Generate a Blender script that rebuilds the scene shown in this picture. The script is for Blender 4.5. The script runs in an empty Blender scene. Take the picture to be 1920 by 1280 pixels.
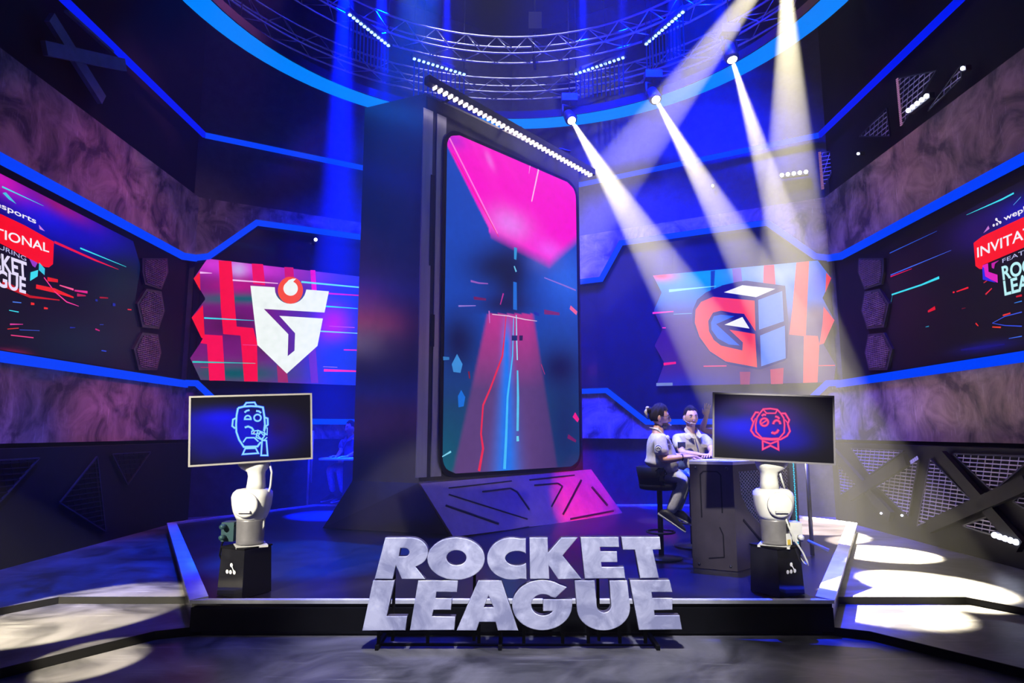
import bpy, math, random
from math import sin, cos, tan, pi, radians, atan2, hypot, sqrt, exp
from mathutils import Vector, Matrix

random.seed(7)
S = bpy.context.scene
COL = S.collection

# ------------------------------------------------------------------ camera, world, exposure
F = 1216.0                      # focal length in pixels of the 1920x1280 frame
TH = math.atan(170 / F)         # upward pitch
H = 1.50                        # lens height
cam = bpy.data.objects.new('camera', bpy.data.cameras.new('camera'))
COL.objects.link(cam)
cam.data.sensor_width = 36.0
cam.data.lens = F / 1920 * 36
cam.data.clip_end = 200
cam.location = (0, 0, H)
cam.rotation_euler = (pi / 2 + TH, 0, 0)
S.camera = cam
S.view_settings.view_transform = 'Standard'
S.view_settings.look = 'None'
S.view_settings.gamma = 1
S.view_settings.use_curve_mapping = False
S.view_settings.exposure = 0.0
S.cycles.max_bounces = 5
S.cycles.diffuse_bounces = 1
S.cycles.glossy_bounces = 3
S.cycles.volume_bounces = 0
S.cycles.transparent_max_bounces = 6
S.cycles.use_denoising = True
S.cycles.sample_clamp_indirect = 4

HAZE = 0.0062
w = bpy.data.worlds.new('world'); S.world = w; w.use_nodes = True
nt = w.node_tree
nt.nodes['Background'].inputs[0].default_value = (0.0, 0.0, 0.004, 1)
nt.nodes['Background'].inputs[1].default_value = 1
vs = nt.nodes.new('ShaderNodeVolumeScatter')          # stage haze, even through the whole studio
vs.inputs['Density'].default_value = HAZE
vs.inputs['Anisotropy'].default_value = 0.5
vs.inputs['Color'].default_value = (1, 1, 1, 1)
nt.links.new(vs.outputs[0], nt.nodes['World Output'].inputs['Volume'])


def spot(name, loc, target, power, col, deg, blend=.2, size=.04):
    l = bpy.data.lights.new(name, 'SPOT')
    l.energy = power; l.color = col; l.spot_size = radians(deg); l.spot_blend = blend
    l.shadow_soft_size = size
    o = bpy.data.objects.new(name, l); COL.objects.link(o)
    o.location = loc
    d = Vector(target) - Vector(loc)
    o.rotation_euler = d.to_track_quat('-Z', 'Y').to_euler()
    return o


def area(name, loc, target, power, col, sx, sy, spread=180):
    l = bpy.data.lights.new(name, 'AREA')
    l.energy = power; l.color = col; l.shape = 'RECTANGLE'; l.size = sx; l.size_y = sy
    l.spread = radians(spread)
    o = bpy.data.objects.new(name, l); COL.objects.link(o)
    o.location = loc
    d = Vector(target) - Vector(loc)
    o.rotation_euler = d.to_track_quat('-Z', 'Y').to_euler()
    return o


# ------------------------------------------------------------------ pixel -> place
_c, _s = cos(TH), sin(TH)


def ray(px, py):
    x = (px - 960) / F; y = (640 - py) / F
    return (x, _c - y * _s, _s + y * _c)


def proj(p):
    x, y, z = p[0], p[1], p[2] - H
    d = y * _c + z * _s; v = -y * _s + z * _c
    return (960 + F * x / d, 640 - F * v / d)


def onz(px, py, z):
    d = ray(px, py); t = (z - H) / d[2]; return Vector((d[0] * t, d[1] * t, z))


def ony(px, py, Y):
    d = ray(px, py); t = Y / d[1]; return Vector((d[0] * t, Y, H + d[2] * t))


class Plane:
    """vertical plane: point o (x,y), horizontal direction u, normal n (towards the room)"""
    def __init__(s, o, u, n):
        s.o = Vector(o); s.u = Vector(u).normalized(); s.n = Vector(n).normalized()

    def w(s, u, z, off=0.0):
        p = s.o + s.u * u + s.n * off
        return Vector((p.x, p.y, z))

    def uz(s, px, py, off=0.0):
        d = ray(px, py); o = s.o + s.n * off
        t = (s.n.dot(o)) / (s.n.x * d[0] + s.n.y * d[1])
        p = Vector((d[0] * t, d[1] * t))
        return ((p - o).dot(s.u), H + d[2] * t)


A29 = radians(29)
SL = Plane((-5.45, 0), (0, 1), (1, 0))
SR = Plane((5.45, 0), (0, 1), (-1, 0))
CY = 10.8
BL = Plane((-5.45, CY), (cos(A29), sin(A29)), (sin(A29), -cos(A29)))
BR = Plane((5.45, CY), (-cos(A29), sin(A29)), (-sin(A29), -cos(A29)))
BLEN = 5.45 / cos(A29)
T46 = radians(46)
TW = Plane((-1.148, 8.145), (cos(T46), sin(T46)), (sin(T46), -cos(T46)))      # tower front
LSL = Plane((-5.2, 0), (0, 1), (1, 0))
LSR = Plane((5.2, 0), (0, 1), (-1, 0))
SIGN = Plane((0, 4.74), (1, 0), (0, -1))


# ------------------------------------------------------------------ materials
def srgb(r, g, b):
    f = lambda c: ((c / 255 + .055) / 1.055) ** 2.4 if c > 10 else c / 255 / 12.92
    return (f(r), f(g), f(b))


MATS = {}


def mat(name, col, rough=.5, metal=0.0, noise=0.0, nscale=6, col2=None, bump=0.0, spec=.5, emit=None, es=1.0, coat=0.0, stretch=None):
    m = bpy.data.materials.new(name); m.use_nodes = True
    nt = m.node_tree; b = nt.nodes['Principled BSDF']
    b.inputs['Base Color'].default_value = (*col, 1)
    b.inputs['Roughness'].default_value = rough
    b.inputs['Metallic'].default_value = metal
    b.inputs['Specular IOR Level'].default_value = spec
    b.inputs['Coat Weight'].default_value = coat
    if emit:
        b.inputs['Emission Color'].default_value = (*emit, 1)
        b.inputs['Emission Strength'].default_value = es
    tc = nt.nodes.new('ShaderNodeTexCoord')
    mp = nt.nodes.new('ShaderNodeMapping')
    nt.links.new(tc.outputs['Object'], mp.inputs[0])
    if stretch: mp.inputs['Scale'].default_value = stretch
    n = nt.nodes.new('ShaderNodeTexNoise'); n.inputs['Scale'].default_value = nscale
    n.inputs['Detail'].default_value = 7; n.inputs['Roughness'].default_value = .62
    nt.links.new(mp.outputs[0], n.inputs['Vector'])
    r = nt.nodes.new('ShaderNodeValToRGB')
    r.color_ramp.elements[0].position = .5 - .5 * (1 - noise) if noise < 1 else .35
    r.color_ramp.elements[0].position = .36; r.color_ramp.elements[1].position = .66
    c2 = col2 if col2 else tuple(min(1, c * (1 + noise)) for c in col)
    c1 = col if col2 else tuple(c * (1 - noise) for c in col)
    r.color_ramp.elements[0].color = (*c1, 1); r.color_ramp.elements[1].color = (*c2, 1)
    nt.links.new(n.outputs['Fac'], r.inputs[0])
    nt.links.new(r.outputs[0], b.inputs['Base Color'])
    if bump:
        bp = nt.nodes.new('ShaderNodeBump'); bp.inputs['Strength'].default_value = bump
        bp.inputs['Distance'].default_value = .02
        nt.links.new(n.outputs['Fac'], bp.inputs['Height'])
        nt.links.new(bp.outputs[0], b.inputs['Normal'])
    MATS[name] = m
    return m


def glow(name, col, strength, sample=True):
    m = bpy.data.materials.new(name); m.use_nodes = True
    nt = m.node_tree; nt.nodes.clear()
    e = nt.nodes.new('ShaderNodeEmission'); o = nt.nodes.new('ShaderNodeOutputMaterial')
    e.inputs[0].default_value = (*col, 1); e.inputs[1].default_value = strength
    nt.links.new(e.outputs[0], o.inputs[0])
    if not sample: m.cycles.emission_sampling = 'NONE'
    return m


def display_mat(name, strength, sample=True):
    m = bpy.data.materials.new(name); m.use_nodes = True
    nt = m.node_tree; b = nt.nodes['Principled BSDF']
    b.inputs['Base Color'].default_value = (.004, .004, .005, 1)
    b.inputs['Specular IOR Level'].default_value = .1
    b.inputs['Roughness'].default_value = .4
    a = nt.nodes.new('ShaderNodeAttribute'); a.attribute_name = 'Col'
    tc = nt.nodes.new('ShaderNodeTexCoord')
    nz = nt.nodes.new('ShaderNodeTexNoise'); nz.inputs['Scale'].default_value = 9; nz.inputs['Detail'].default_value = 3
    nt.links.new(tc.outputs['Object'], nz.inputs['Vector'])
    mr = nt.nodes.new('ShaderNodeMapRange'); mr.inputs[3].default_value = strength * .88; mr.inputs[4].default_value = strength * 1.12
    nt.links.new(nz.outputs['Fac'], mr.inputs[0])
    nt.links.new(a.outputs['Color'], b.inputs['Emission Color'])
    nt.links.new(mr.outputs[0], b.inputs['Emission Strength'])
    if not sample: m.cycles.emission_sampling = 'NONE'
    return m


def concrete(name, c1, c2, rough, scratch, sc=1.0, bump=.25):
    m = bpy.data.materials.new(name); m.use_nodes = True
    nt = m.node_tree; b = nt.nodes['Principled BSDF']; L = nt.links
    tc = nt.nodes.new('ShaderNodeTexCoord')
    n1 = nt.nodes.new('ShaderNodeTexNoise'); n1.inputs['Scale'].default_value = 1.3 * sc; n1.inputs['Detail'].default_value = 8
    n1.inputs['Roughness'].default_value = .6; n1.inputs['Distortion'].default_value = .8
    L.new(tc.outputs['Object'], n1.inputs['Vector'])
    r = nt.nodes.new('ShaderNodeValToRGB'); r.color_ramp.elements[0].position = .38; r.color_ramp.elements[1].position = .64
    r.color_ramp.elements[0].color = (*c1, 1); r.color_ramp.elements[1].color = (*c2, 1)
    L.new(n1.outputs['Fac'], r.inputs[0])
    mp = nt.nodes.new('ShaderNodeMapping'); mp.inputs['Rotation'].default_value = (.5, .6, .7); mp.inputs['Scale'].default_value = (1, 12, 1.4)
    L.new(tc.outputs['Object'], mp.inputs[0])
    n2 = nt.nodes.new('ShaderNodeTexNoise'); n2.inputs['Scale'].default_value = 2.2 * sc; n2.inputs['Detail'].default_value = 4
    L.new(mp.outputs[0], n2.inputs['Vector'])
    r2 = nt.nodes.new('ShaderNodeValToRGB'); r2.color_ramp.elements[0].position = .6; r2.color_ramp.elements[1].position = .78
    r2.color_ramp.elements[0].color = (0, 0, 0, 1); r2.color_ramp.elements[1].color = (scratch, scratch, scratch, 1)
    L.new(n2.outputs['Fac'], r2.inputs[0])
    mx = nt.nodes.new('ShaderNodeMixRGB'); mx.blend_type = 'ADD'; mx.inputs[0].default_value = 1
    L.new(r.outputs[0], mx.inputs[1]); L.new(r2.outputs[0], mx.inputs[2])
    L.new(mx.outputs[0], b.inputs['Base Color'])
    b.inputs['Roughness'].default_value = rough
    bp = nt.nodes.new('ShaderNodeBump'); bp.inputs['Strength'].default_value = bump; bp.inputs['Distance'].default_value = .02
    L.new(n1.outputs['Fac'], bp.inputs['Height']); L.new(bp.outputs[0], b.inputs['Normal'])
    return m


M_floor = concrete('floor_concrete', (.025, .025, .028), (.13, .125, .135), .36, .10, 1.2)
M_panel = concrete('wall_concrete', (.035, .02, .02), (.36, .26, .21), .6, .14, 1.5)
M_black = mat('matte_black', (.003, .003, .004), .7, noise=.3, spec=.15)
M_back = mat('back_wall_black', (.035, .035, .04), .5, noise=.3, spec=.3)
M_gloss = mat('gloss_black', (.012, .012, .016), .14, noise=.3, coat=.3)
M_deck = mat('deck_black', (.012, .010, .014), .28, noise=.4, nscale=3)
M_trim = mat('pale_trim', (.62, .62, .66), .35, noise=.12)
M_dark = mat('dark_metal', (.035, .035, .045), .4, .6, noise=.3)
M_towers = mat('tower_side', (.36, .33, .38), .2, .95, noise=.08)
M_towerf = mat('tower_front', (.03, .03, .045), .28, .6, noise=.2)
M_steel = mat('brushed_steel', (.45, .45, .5), .3, .9, noise=.15, stretch=(1, 1, .1))
M_truss = mat('truss_aluminium', (.55, .55, .6), .35, .9, noise=.1)
M_letter = concrete('letter_metal', (.40, .41, .60), (.82, .82, .98), .40, .25, 4.0, .12)
M_letters = mat('letter_side', (.10, .09, .12), .4, .4, noise=.2)
M_robot = mat('robot_white', (.78, .77, .74), .3, noise=.05)
M_robotg = mat('robot_grey', (.25, .24, .26), .4, .4, noise=.15)
M_plastic = mat('pale_plastic', (.6, .6, .6), .4, noise=.1)
M_mesh = mat('mesh_metal', (.55, .5, .6), .4, .5, noise=.2)
M_tile = mat('tile_mesh_metal', (.16, .10, .12), .5, .3, noise=.3)
M_desk = mat('desk_shell', (.03, .024, .036), .45, .2, noise=.2)
M_desktop = mat('desk_top', (.6, .58, .64), .3, noise=.1)
M_khaki = mat('khaki_shirt', (.52, .48, .42), .8, noise=.12, nscale=30, bump=.1)
M_trouser = mat('light_trousers', (.42, .42, .45), .8, noise=.15, nscale=25)
M_skin = mat('skin', (.52, .28, .19), .5, noise=.08)
M_skin2 = mat('fair_skin', (.60, .36, .28), .5, noise=.08)
M_hair = mat('dark_hair', (.014, .009, .008), .8, noise=.4, nscale=60, spec=.15)
M_hairtip = mat('bleached_hair', (.5, .42, .33), .6, noise=.3, nscale=60)
M_beard = mat('beard', (.03, .018, .014), .8, noise=.5, nscale=80)
M_eye = mat('eye_white', (.8, .8, .8), .3)
M_pupil = mat('pupil', (.02, .015, .01), .2)
M_lip = mat('lips', (.45, .15, .13), .5)
M_teeth = mat('teeth', (.85, .83, .8), .4)
M_shoe = mat('black_shoe', (.012, .012, .014), .5)
M_sole = mat('white_sole', (.7, .7, .7), .5)
M_patch = mat('patch_white', (.8, .8, .8), .7)
M_navy = mat('navy_patch', (.02, .025, .09), .7)
M_glass = mat('dark_frame', (.01, .01, .01), .3)
M_yellow = mat('warning_yellow', (.75, .55, .08), .5)
M_teal = mat('teal_plastic', (.02, .06, .07), .4)
M_strip = glow('blue_light', srgb(0, 66, 255), 1.0)
M_strip2 = glow('deep_blue_light', srgb(0, 26, 245), 1.0)
M_ring = glow('ring_light', (0.0, .235, 1.0), 1.0)
M_bulb = glow('cold_bulb', (.72, .76, 1.0), 9, False)
M_warm = glow('lamp_face', (1, .96, .85), 30, False)
M_blubulb = glow('blue_bulb', (.18, .35, 1.0), 5, False)
M_beamrod = glow('blue_beam_rod', (.0, .008, .30), 1, False)  # light streaks below the blue battens, given as a dim glow
M_cyan = glow('cyan_led', (.02, .55, .85), 1.6, False)
M_hot = glow('pixel_white', (1, .86, .95), 2.2, False)
M_disp = display_mat('screen_picture', 1.0)
M_dispn = display_mat('screen_lines', 1.0, False)
M_fram = mat('monitor_frame', (.72, .68, .66), .25, .5, noise=.05)
M_framd = mat('dark_monitor_frame', (.42, .40, .46), .25, .6, noise=.05)


# ------------------------------------------------------------------ mesh building
class MB:
    def __init__(s): s.v = []; s.f = []; s.m = []; s.sm = []; s.c = {}

    def add(s, vs, fs, mi=0, smooth=False, col=None):
        b = len(s.v); s.v += [Vector(v) for v in vs]
        for f in fs:
            s.f.append([b + i for i in f]); s.m.append(mi); s.sm.append(smooth)
        if col is not None:
            for i in range(len(vs)): s.c[b + i] = col if not isinstance(col, list) else col[i]
        return s

    def hexa(s, p, mi=0):                 # 8 points: bottom 4, top 4
        return s.add(p, [(0, 3, 2, 1), (4, 5, 6, 7), (0, 1, 5, 4), (1, 2, 6, 5), (2, 3, 7, 6), (3, 0, 4, 7)], mi)

    def box(s, c, sx, sy, sz, rot=0, mi=0):
        R = Matrix.Rotation(rot, 3, 'Z') if not isinstance(rot, Matrix) else rot
        p = [Vector(c) + R @ Vector((x * sx / 2, y * sy / 2, z * sz / 2)) for z in (-1, 1) for x, y in ((-1, -1), (1, -1), (1, 1), (-1, 1))]
        return s.hexa(p, mi)

    def prism(s, poly, z0, z1, mi=0):
        n = len(poly)
        vs = [(x, y, z0) for x, y in poly] + [(x, y, z1) for x, y in poly]
        fs = [tuple(range(n - 1, -1, -1)), tuple(range(n, 2 * n))] + [(i, (i + 1) % n, n + (i + 1) % n, n + i) for i in range(n)]
        return s.add(vs, fs, mi)

    def slab(s, pl, uz, o0, o1, mi=0):    # polygon on a Plane, from offset o0 to o1
        n = len(uz)
        vs = [pl.w(u, z, o0) for u, z in uz] + [pl.w(u, z, o1) for u, z in uz]
        fs = [tuple(range(n)), tuple(range(2 * n - 1, n - 1, -1))] + [(i, n + i, n + (i + 1) % n, (i + 1) % n) for i in range(n)]
        return s.add(vs, fs, mi)

    def tube(s, pts, r, n=8, mi=0, cap=True, smooth=True):
        pts = [Vector(p) for p in pts]; rs = r if isinstance(r, (list, tuple)) else [r] * len(pts)
        vs = []; up = None
        for i, p in enumerate(pts):
            t = (pts[min(i + 1, len(pts) - 1)] - pts[max(i - 1, 0)]).normalized()
            if up is None:
                up = Vector((0, 0, 1)) if abs(t.z) < .9 else Vector((1, 0, 0))
            a = t.cross(up).normalized(); b = a.cross(t).normalized(); up = b
            for k in range(n):
                q = 2 * pi * k / n
                vs.append(p + (a * cos(q) + b * sin(q)) * rs[i])
        fs = []
        for i in range(len(pts) - 1):
            for k in range(n):
                k2 = (k + 1) % n
                fs.append((i * n + k, i * n + k2, (i + 1) * n + k2, (i + 1) * n + k))
        if cap:
            fs += [tuple(range(n - 1, -1, -1)), tuple((len(pts) - 1) * n + k for k in range(n))]
        return s.add(vs, fs, mi, smooth)

    def loft(s, rings, mi=0, smooth=True):
        n = len(rings[0]); vs = [v for r in rings for v in r]; fs = []
        for i in range(len(rings) - 1):
            for k in range(n):
                k2 = (k + 1) % n
                fs.append((i * n + k, i * n + k2, (i + 1) * n + k2, (i + 1) * n + k))
        fs += [tuple(range(n - 1, -1, -1)), tuple((len(rings) - 1) * n + k for k in range(n))]
        return s.add(vs, fs, mi, smooth)

    def ball(s, c, rx, ry, rz, R=None, mi=0, nu=16, nv=10, fn=None):
        R = R or Matrix.Identity(3); vs = []; fs = []
        for j in range(nv + 1):
            th = pi * j / nv
            for i in range(nu):
                a = 2 * pi * i / nu
                x, y, z = sin(th) * cos(a), sin(th) * sin(a), cos(th)
                v = Vector((rx * x, ry * y, rz * z))
                if fn: v = fn(x, y, z, v)
                vs.append(Vector(c) + R @ v)
        for j in range(nv):
            for i in range(nu):
                i2 = (i + 1) % nu
                fs.append((j * nu + i, (j + 1) * nu + i, (j + 1) * nu + i2, j * nu + i2))
        return s.add(vs, fs, mi, True)

    def mesh(s, me, mi=0, smooth=False, M=None):
        vs = [(M @ v.co if M else v.co) for v in me.vertices]
        return s.add(vs, [tuple(p.vertices) for p in me.polygons], mi, smooth)


def obj(name, mb, mats, parent=None, kind=None, label=None, cat=None, group=None):
    me = bpy.data.meshes.new(name)
    off = Vector(parent['_base']) if parent is not None and '_base' in parent else Vector((0, 0, 0))
    if parent is None and mb.v:
        xs = [v.x for v in mb.v]; ys = [v.y for v in mb.v]; zs = [v.z for v in mb.v]
        off = Vector(((min(xs) + max(xs)) / 2, (min(ys) + max(ys)) / 2, min(zs)))
    me.from_pydata([tuple(v - off) for v in mb.v], [], mb.f)
    for m in (mats if isinstance(mats, (list, tuple)) else [mats]): me.materials.append(m)
    me.polygons.foreach_set('material_index', mb.m)
    me.polygons.foreach_set('use_smooth', mb.sm)
    if mb.c:
        ca = me.color_attributes.new('Col', 'FLOAT_COLOR', 'POINT')
        buf = []
        for i in range(len(mb.v)):
            c = mb.c.get(i, (0, 0, 0)); buf += [c[0], c[1], c[2], 1]
        ca.data.foreach_set('color', buf)
    me.update()
    o = bpy.data.objects.new(name, me); COL.objects.link(o)
    if parent is not None: o.parent = parent
    if parent is None or '_base' not in parent: pass
    if parent is None:
        o.location = off
        o['_base'] = tuple(off)
    else:
        o['_base'] = tuple(off)
    if kind: o['kind'] = kind
    if label: o['label'] = label
    if cat: o['category'] = cat
    if group: o['group'] = group
    return o


def thing(name, label, cat, loc=(0, 0, 0), group=None):
    o = bpy.data.objects.new(name, None); COL.objects.link(o)
    o.location = loc; o['_base'] = tuple(loc); o['label'] = label; o['category'] = cat
    o.empty_display_size = .1
    if group: o['group'] = group
    return o


def copy_tree(o, d, label=None, parent=None):
    c = o.copy(); COL.objects.link(c)
    if parent is None: c.location = Vector(o.location) + Vector(d)
    else: c.parent = parent
    if label: c['label'] = label
    for ch in o.children: copy_tree(ch, (0, 0, 0), None, c)
    return c


def curve_mesh(outlines, extrude=0.0, bevel=0.0):
    """filled 2D outlines (first outer, rest holes) -> mesh in xy, extruded in z by +-extrude"""
    cu = bpy.data.curves.new('outline', 'CURVE'); cu.dimensions = '2D'; cu.fill_mode = 'BOTH'
    cu.extrude = extrude; cu.bevel_depth = bevel; cu.bevel_resolution = 1; cu.offset = -bevel
    for pts in outlines:
        sp = cu.splines.new('POLY'); sp.points.add(len(pts) - 1)
        for q, (x, y) in zip(sp.points, pts): q.co = (x, y, 0, 1)
        sp.use_cyclic_u = True
    o = bpy.data.objects.new('outline', cu)
    me = bpy.data.meshes.new_from_object(o)
    bpy.data.objects.remove(o); bpy.data.curves.remove(cu)
    return me


def text_mesh(txt, bold=0.0, shear=0.0):
    cu = bpy.data.curves.new('writing', 'FONT'); cu.body = txt; cu.size = 1; cu.offset = bold; cu.shear = shear
    o = bpy.data.objects.new('writing', cu); me = bpy.data.meshes.new_from_object(o)
    bpy.data.objects.remove(o); bpy.data.curves.remove(cu)
    return me


def put_flat(mb, pl, me, fn, off, col, mi=0):
    """place a flat 2D mesh on a plane: fn(x,y)->(u,z)"""
    vs = [pl.w(*fn(v.co.x, v.co.y), off) for v in me.vertices]
    mb.add(vs, [tuple(p.vertices) for p in me.polygons], mi, col=col)


def writing(mb, pl, txt, bl, br, tl, off, col, bold=.02, mi=0):
    """text spanning baseline pixel bl..br with the capital height given by pixel tl above bl"""
    me = text_mesh(txt, bold)
    xs = [v.co.x for v in me.vertices]; x0, x1 = min(xs), max(xs)
    a = Vector(pl.uz(*bl)); b = Vector(pl.uz(*br)); t = Vector(pl.uz(*tl))
    ch = .70
    put_flat(mb, pl, me, lambda x, y: tuple(a + (b - a) * ((x - x0) / (x1 - x0)) + (t - a) * (y / ch)), off, col, mi)
    bpy.data.meshes.remove(me)


def poly_px(mb, pl, pts, off, col, mi=0):
    me = curve_mesh([[pl.uz(*p) for p in pts]])
    put_flat(mb, pl, me, lambda x, y: (x, y), off, col, mi)
    bpy.data.meshes.remove(me)


def line_px(mb, pl, pts, wpx, off, col, mi=0, closed=False):
    """polyline of a given width, width in pixels at its place; may taper with a list"""
    P = [Vector(pl.uz(*p)) for p in pts]
    n = len(P)
    a = Vector(pl.uz(pts[0][0], pts[0][1])); b = Vector(pl.uz(pts[0][0], pts[0][1] + 1))
    k = abs((a - b).y)
    ws = wpx if isinstance(wpx, (list, tuple)) else [wpx] * n
    L = []; R = []
    for i in range(n):
        if closed: d = (P[(i + 1) % n] - P[i]).normalized() + (P[i] - P[i - 1]).normalized()
        else:
            d = Vector((0, 0))
            if i < n - 1: d += (P[i + 1] - P[i]).normalized()
            if i > 0: d += (P[i] - P[i - 1]).normalized()
        d.normalize(); q = Vector((-d.y, d.x))
        m = 1.0
        if (closed or 0 < i < n - 1):
            dd = (P[(i + 1) % n] - P[i]).normalized(); m = 1 / max(.5, abs(q.dot(Vector((-dd.y, dd.x)))))
        L.append(P[i] + q * ws[i] * k * .5 * m); R.append(P[i] - q * ws[i] * k * .5 * m)
    vs = [pl.w(*p, off) for p in L] + [pl.w(*p, off) for p in R]
    rng = range(n if closed else n - 1)
    fs = [(i, (i + 1) % n, n + (i + 1) % n, n + i) for i in rng]
    mb.add(vs, fs, mi, col=col)


def grid(mb, pl, left, right, nu, nz, off, paint):
    """picture grid between a left and a right boundary (lists of (u,z), top to bottom)"""
    def at(bd, z):
        for (u0, z0), (u1, z1) in zip(bd, bd[1:]):
            if z0 >= z >= z1: return u0 + (u1 - u0) * ((z0 - z) / max(1e-9, z0 - z1))
        return bd[-1][0] if z < bd[-1][1] else bd[0][0]
    za = min(left[0][1], right[0][1]); zb = max(left[-1][1], right[-1][1])
    vs = []; cs = []
    for j in range(nz + 1):
        t = j / nz
        zl = left[0][1] + (left[-1][1] - left[0][1]) * t; zr = right[0][1] + (right[-1][1] - right[0][1]) * t
        ul, ur = at(left, zl), at(right, zr)
        for i in range(nu + 1):
            s = i / nu
            p = pl.w(ul + (ur - ul) * s, zl + (zr - zl) * s, off)
            vs.append(p); cs.append(paint(*proj(p)))
    fs = [(j * (nu + 1) + i, (j + 1) * (nu + 1) + i, (j + 1) * (nu + 1) + i + 1, j * (nu + 1) + i + 1) for j in range(nz) for i in range(nu)]
    mb.add(vs, fs, 0, col=cs)


def clipline(poly, p, d):
    """segment of line p+t d inside a convex polygon"""
    t0, t1 = -1e9, 1e9
    n = len(poly); c = sum((Vector(q) for q in poly), Vector((0, 0))) / n
    for i in range(n):
        a = Vector(poly[i]); b = Vector(poly[(i + 1) % n]); e = b - a; nn = Vector((-e.y, e.x))
        if nn.dot(c - a) < 0: nn = -nn
        den = nn.dot(d); num = nn.dot(a - p)
        if abs(den) < 1e-9:
            if num > 0: return None
        elif den > 0: t0 = max(t0, num / den)
        else: t1 = min(t1, num / den)
    return (t0, t1) if t1 - t0 > .01 else None


def hatch(mb, pl, poly, ang, gap, wid, off, th=.006, mi=0):
    d = Vector((cos(ang), sin(ang))); q = Vector((-d.y, d.x))
    vals = [q.dot(Vector(p)) for p in poly]; v = min(vals) + gap / 2
    while v < max(vals):
        r = clipline(poly, q * v, d)
        if r:
            a = q * v + d * r[0]; b = q * v + d * r[1]; h = q * wid / 2
            mb.slab(pl, [tuple(a - h), tuple(b - h), tuple(b + h), tuple(a + h)], off, off + th, mi)
        v += gap


def blob(px, py, cx, cy, rx, ry, ang=0):
    dx, dy = px - cx, py - cy
    c, s = cos(ang), sin(ang)
    a = (dx * c + dy * s) / rx; b = (-dx * s + dy * c) / ry
    return exp(-(a * a + b * b))


def mixc(a, b, t):
    t = max(0, min(1, t)); return tuple(x + (y - x) * t for x, y in zip(a, b))


def layer(base, items, px, py):
    c = base
    for col, args in items: c = mixc(c, col, blob(px, py, *args))
    return c


# ================================================================== THE SETTING
def st(name, mb, m): return obj(name, mb, m, kind='structure')

f = MB()                                                       # front floor, one step down
f.box((0, 3, -.05), 26, 26, .1)
st('floor', f, M_floor)
# raised outer floor around the stage: two low hexagonal steps
tread = [(-2.30, 5.13), (-2.615, 4.99), (-3.15, 4.24), (-3.55, 3.4), (-5.6, 3.4), (-5.6, 13), (0, 15), (5.6, 13), (5.6, 3.4), (3.55, 3.4), (3.15, 4.24), (2.615, 4.99), (2.30, 5.13)]
m = MB(); m.prism(tread, 0.0, .06); st('trim_1', m, M_floor)
outer = [(-2.3, 5.76), (-3.85, 5.76), (-4.07, 5.42), (-4.6, 4.5), (-5.6, 4.5), (-5.6, 13), (0, 15), (5.6, 13), (5.6, 4.5), (4.6, 4.5), (4.07, 5.42), (3.85, 5.76), (2.3, 5.76)]
m = MB(); m.prism(outer, .06, .115); st('trim_2', m, M_floor)
# black risers of the two steps
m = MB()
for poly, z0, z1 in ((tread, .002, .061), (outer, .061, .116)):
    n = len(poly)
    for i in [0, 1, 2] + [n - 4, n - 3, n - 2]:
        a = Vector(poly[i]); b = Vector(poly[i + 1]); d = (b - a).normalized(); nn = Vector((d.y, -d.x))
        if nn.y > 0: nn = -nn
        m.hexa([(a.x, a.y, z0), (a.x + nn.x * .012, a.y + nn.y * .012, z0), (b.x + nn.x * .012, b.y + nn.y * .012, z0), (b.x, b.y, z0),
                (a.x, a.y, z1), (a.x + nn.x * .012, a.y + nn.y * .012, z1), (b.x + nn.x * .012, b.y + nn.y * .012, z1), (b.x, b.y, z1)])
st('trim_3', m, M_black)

m = MB(); m.box((0, 5, 10.6), 26, 26, .2); st('ceiling', m, M_black)
m = MB(); m.slab(SL, [(-6, 0), (CY, 0), (CY, 10.5), (-6, 10.5)], -.3, -.065)
m.slab(LSL, [(-6, 0), (CY - .1, 0), (CY - .1, 1.33), (-6, 1.33)], -.22, 0); st('wall_left', m, M_black)
m = MB(); m.slab(SR, [(-6, 0), (CY, 0), (CY, 10.5), (-6, 10.5)], -.3, -.065)
m.slab(LSR, [(-6, 0), (CY - .1, 0), (CY - .1, 1.33), (-6, 1.33)], -.22, 0); st('wall_right', m, M_black)
m = MB(); m.slab(BL, [(-.3, 0), (BLEN + .2, 0), (BLEN + .2, 10.5), (-.3, 10.5)], -.3, -.065); st('wall_back_left', m, M_back)
m = MB(); m.slab(BR, [(-.3, 0), (BLEN + .2, 0), (BLEN + .2, 10.5), (-.3, 10.5)], -.3, -.065); st('wall_back_right', m, M_back)
m = MB(); m.box((0, -6.1, 5.2), 11.6, .2, 10.8); st('wall_front', m, M_black)

for pl_, sd_ in ((BL, 'left'), (BR, 'right')):
    m = MB(); m.slab(pl_, [(.03, 1.4), (BLEN - .05, 1.4), (BLEN - .05, 5.5), (.03, 5.5)], -.062, -.04)
    obj('gloss_panel', m, M_gloss, label=f'gloss black backing panel around the {sd_} emblem screen', cat='wall panel')

# ------------------------------------------------------------------ concrete cladding and light strips
def cladding(name, pl, poly, label):
    m = MB(); m.slab(pl, poly, -.035, .03)
    obj(name, m, M_panel, label=label, cat='wall panel', group='concrete wall panels')

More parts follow.
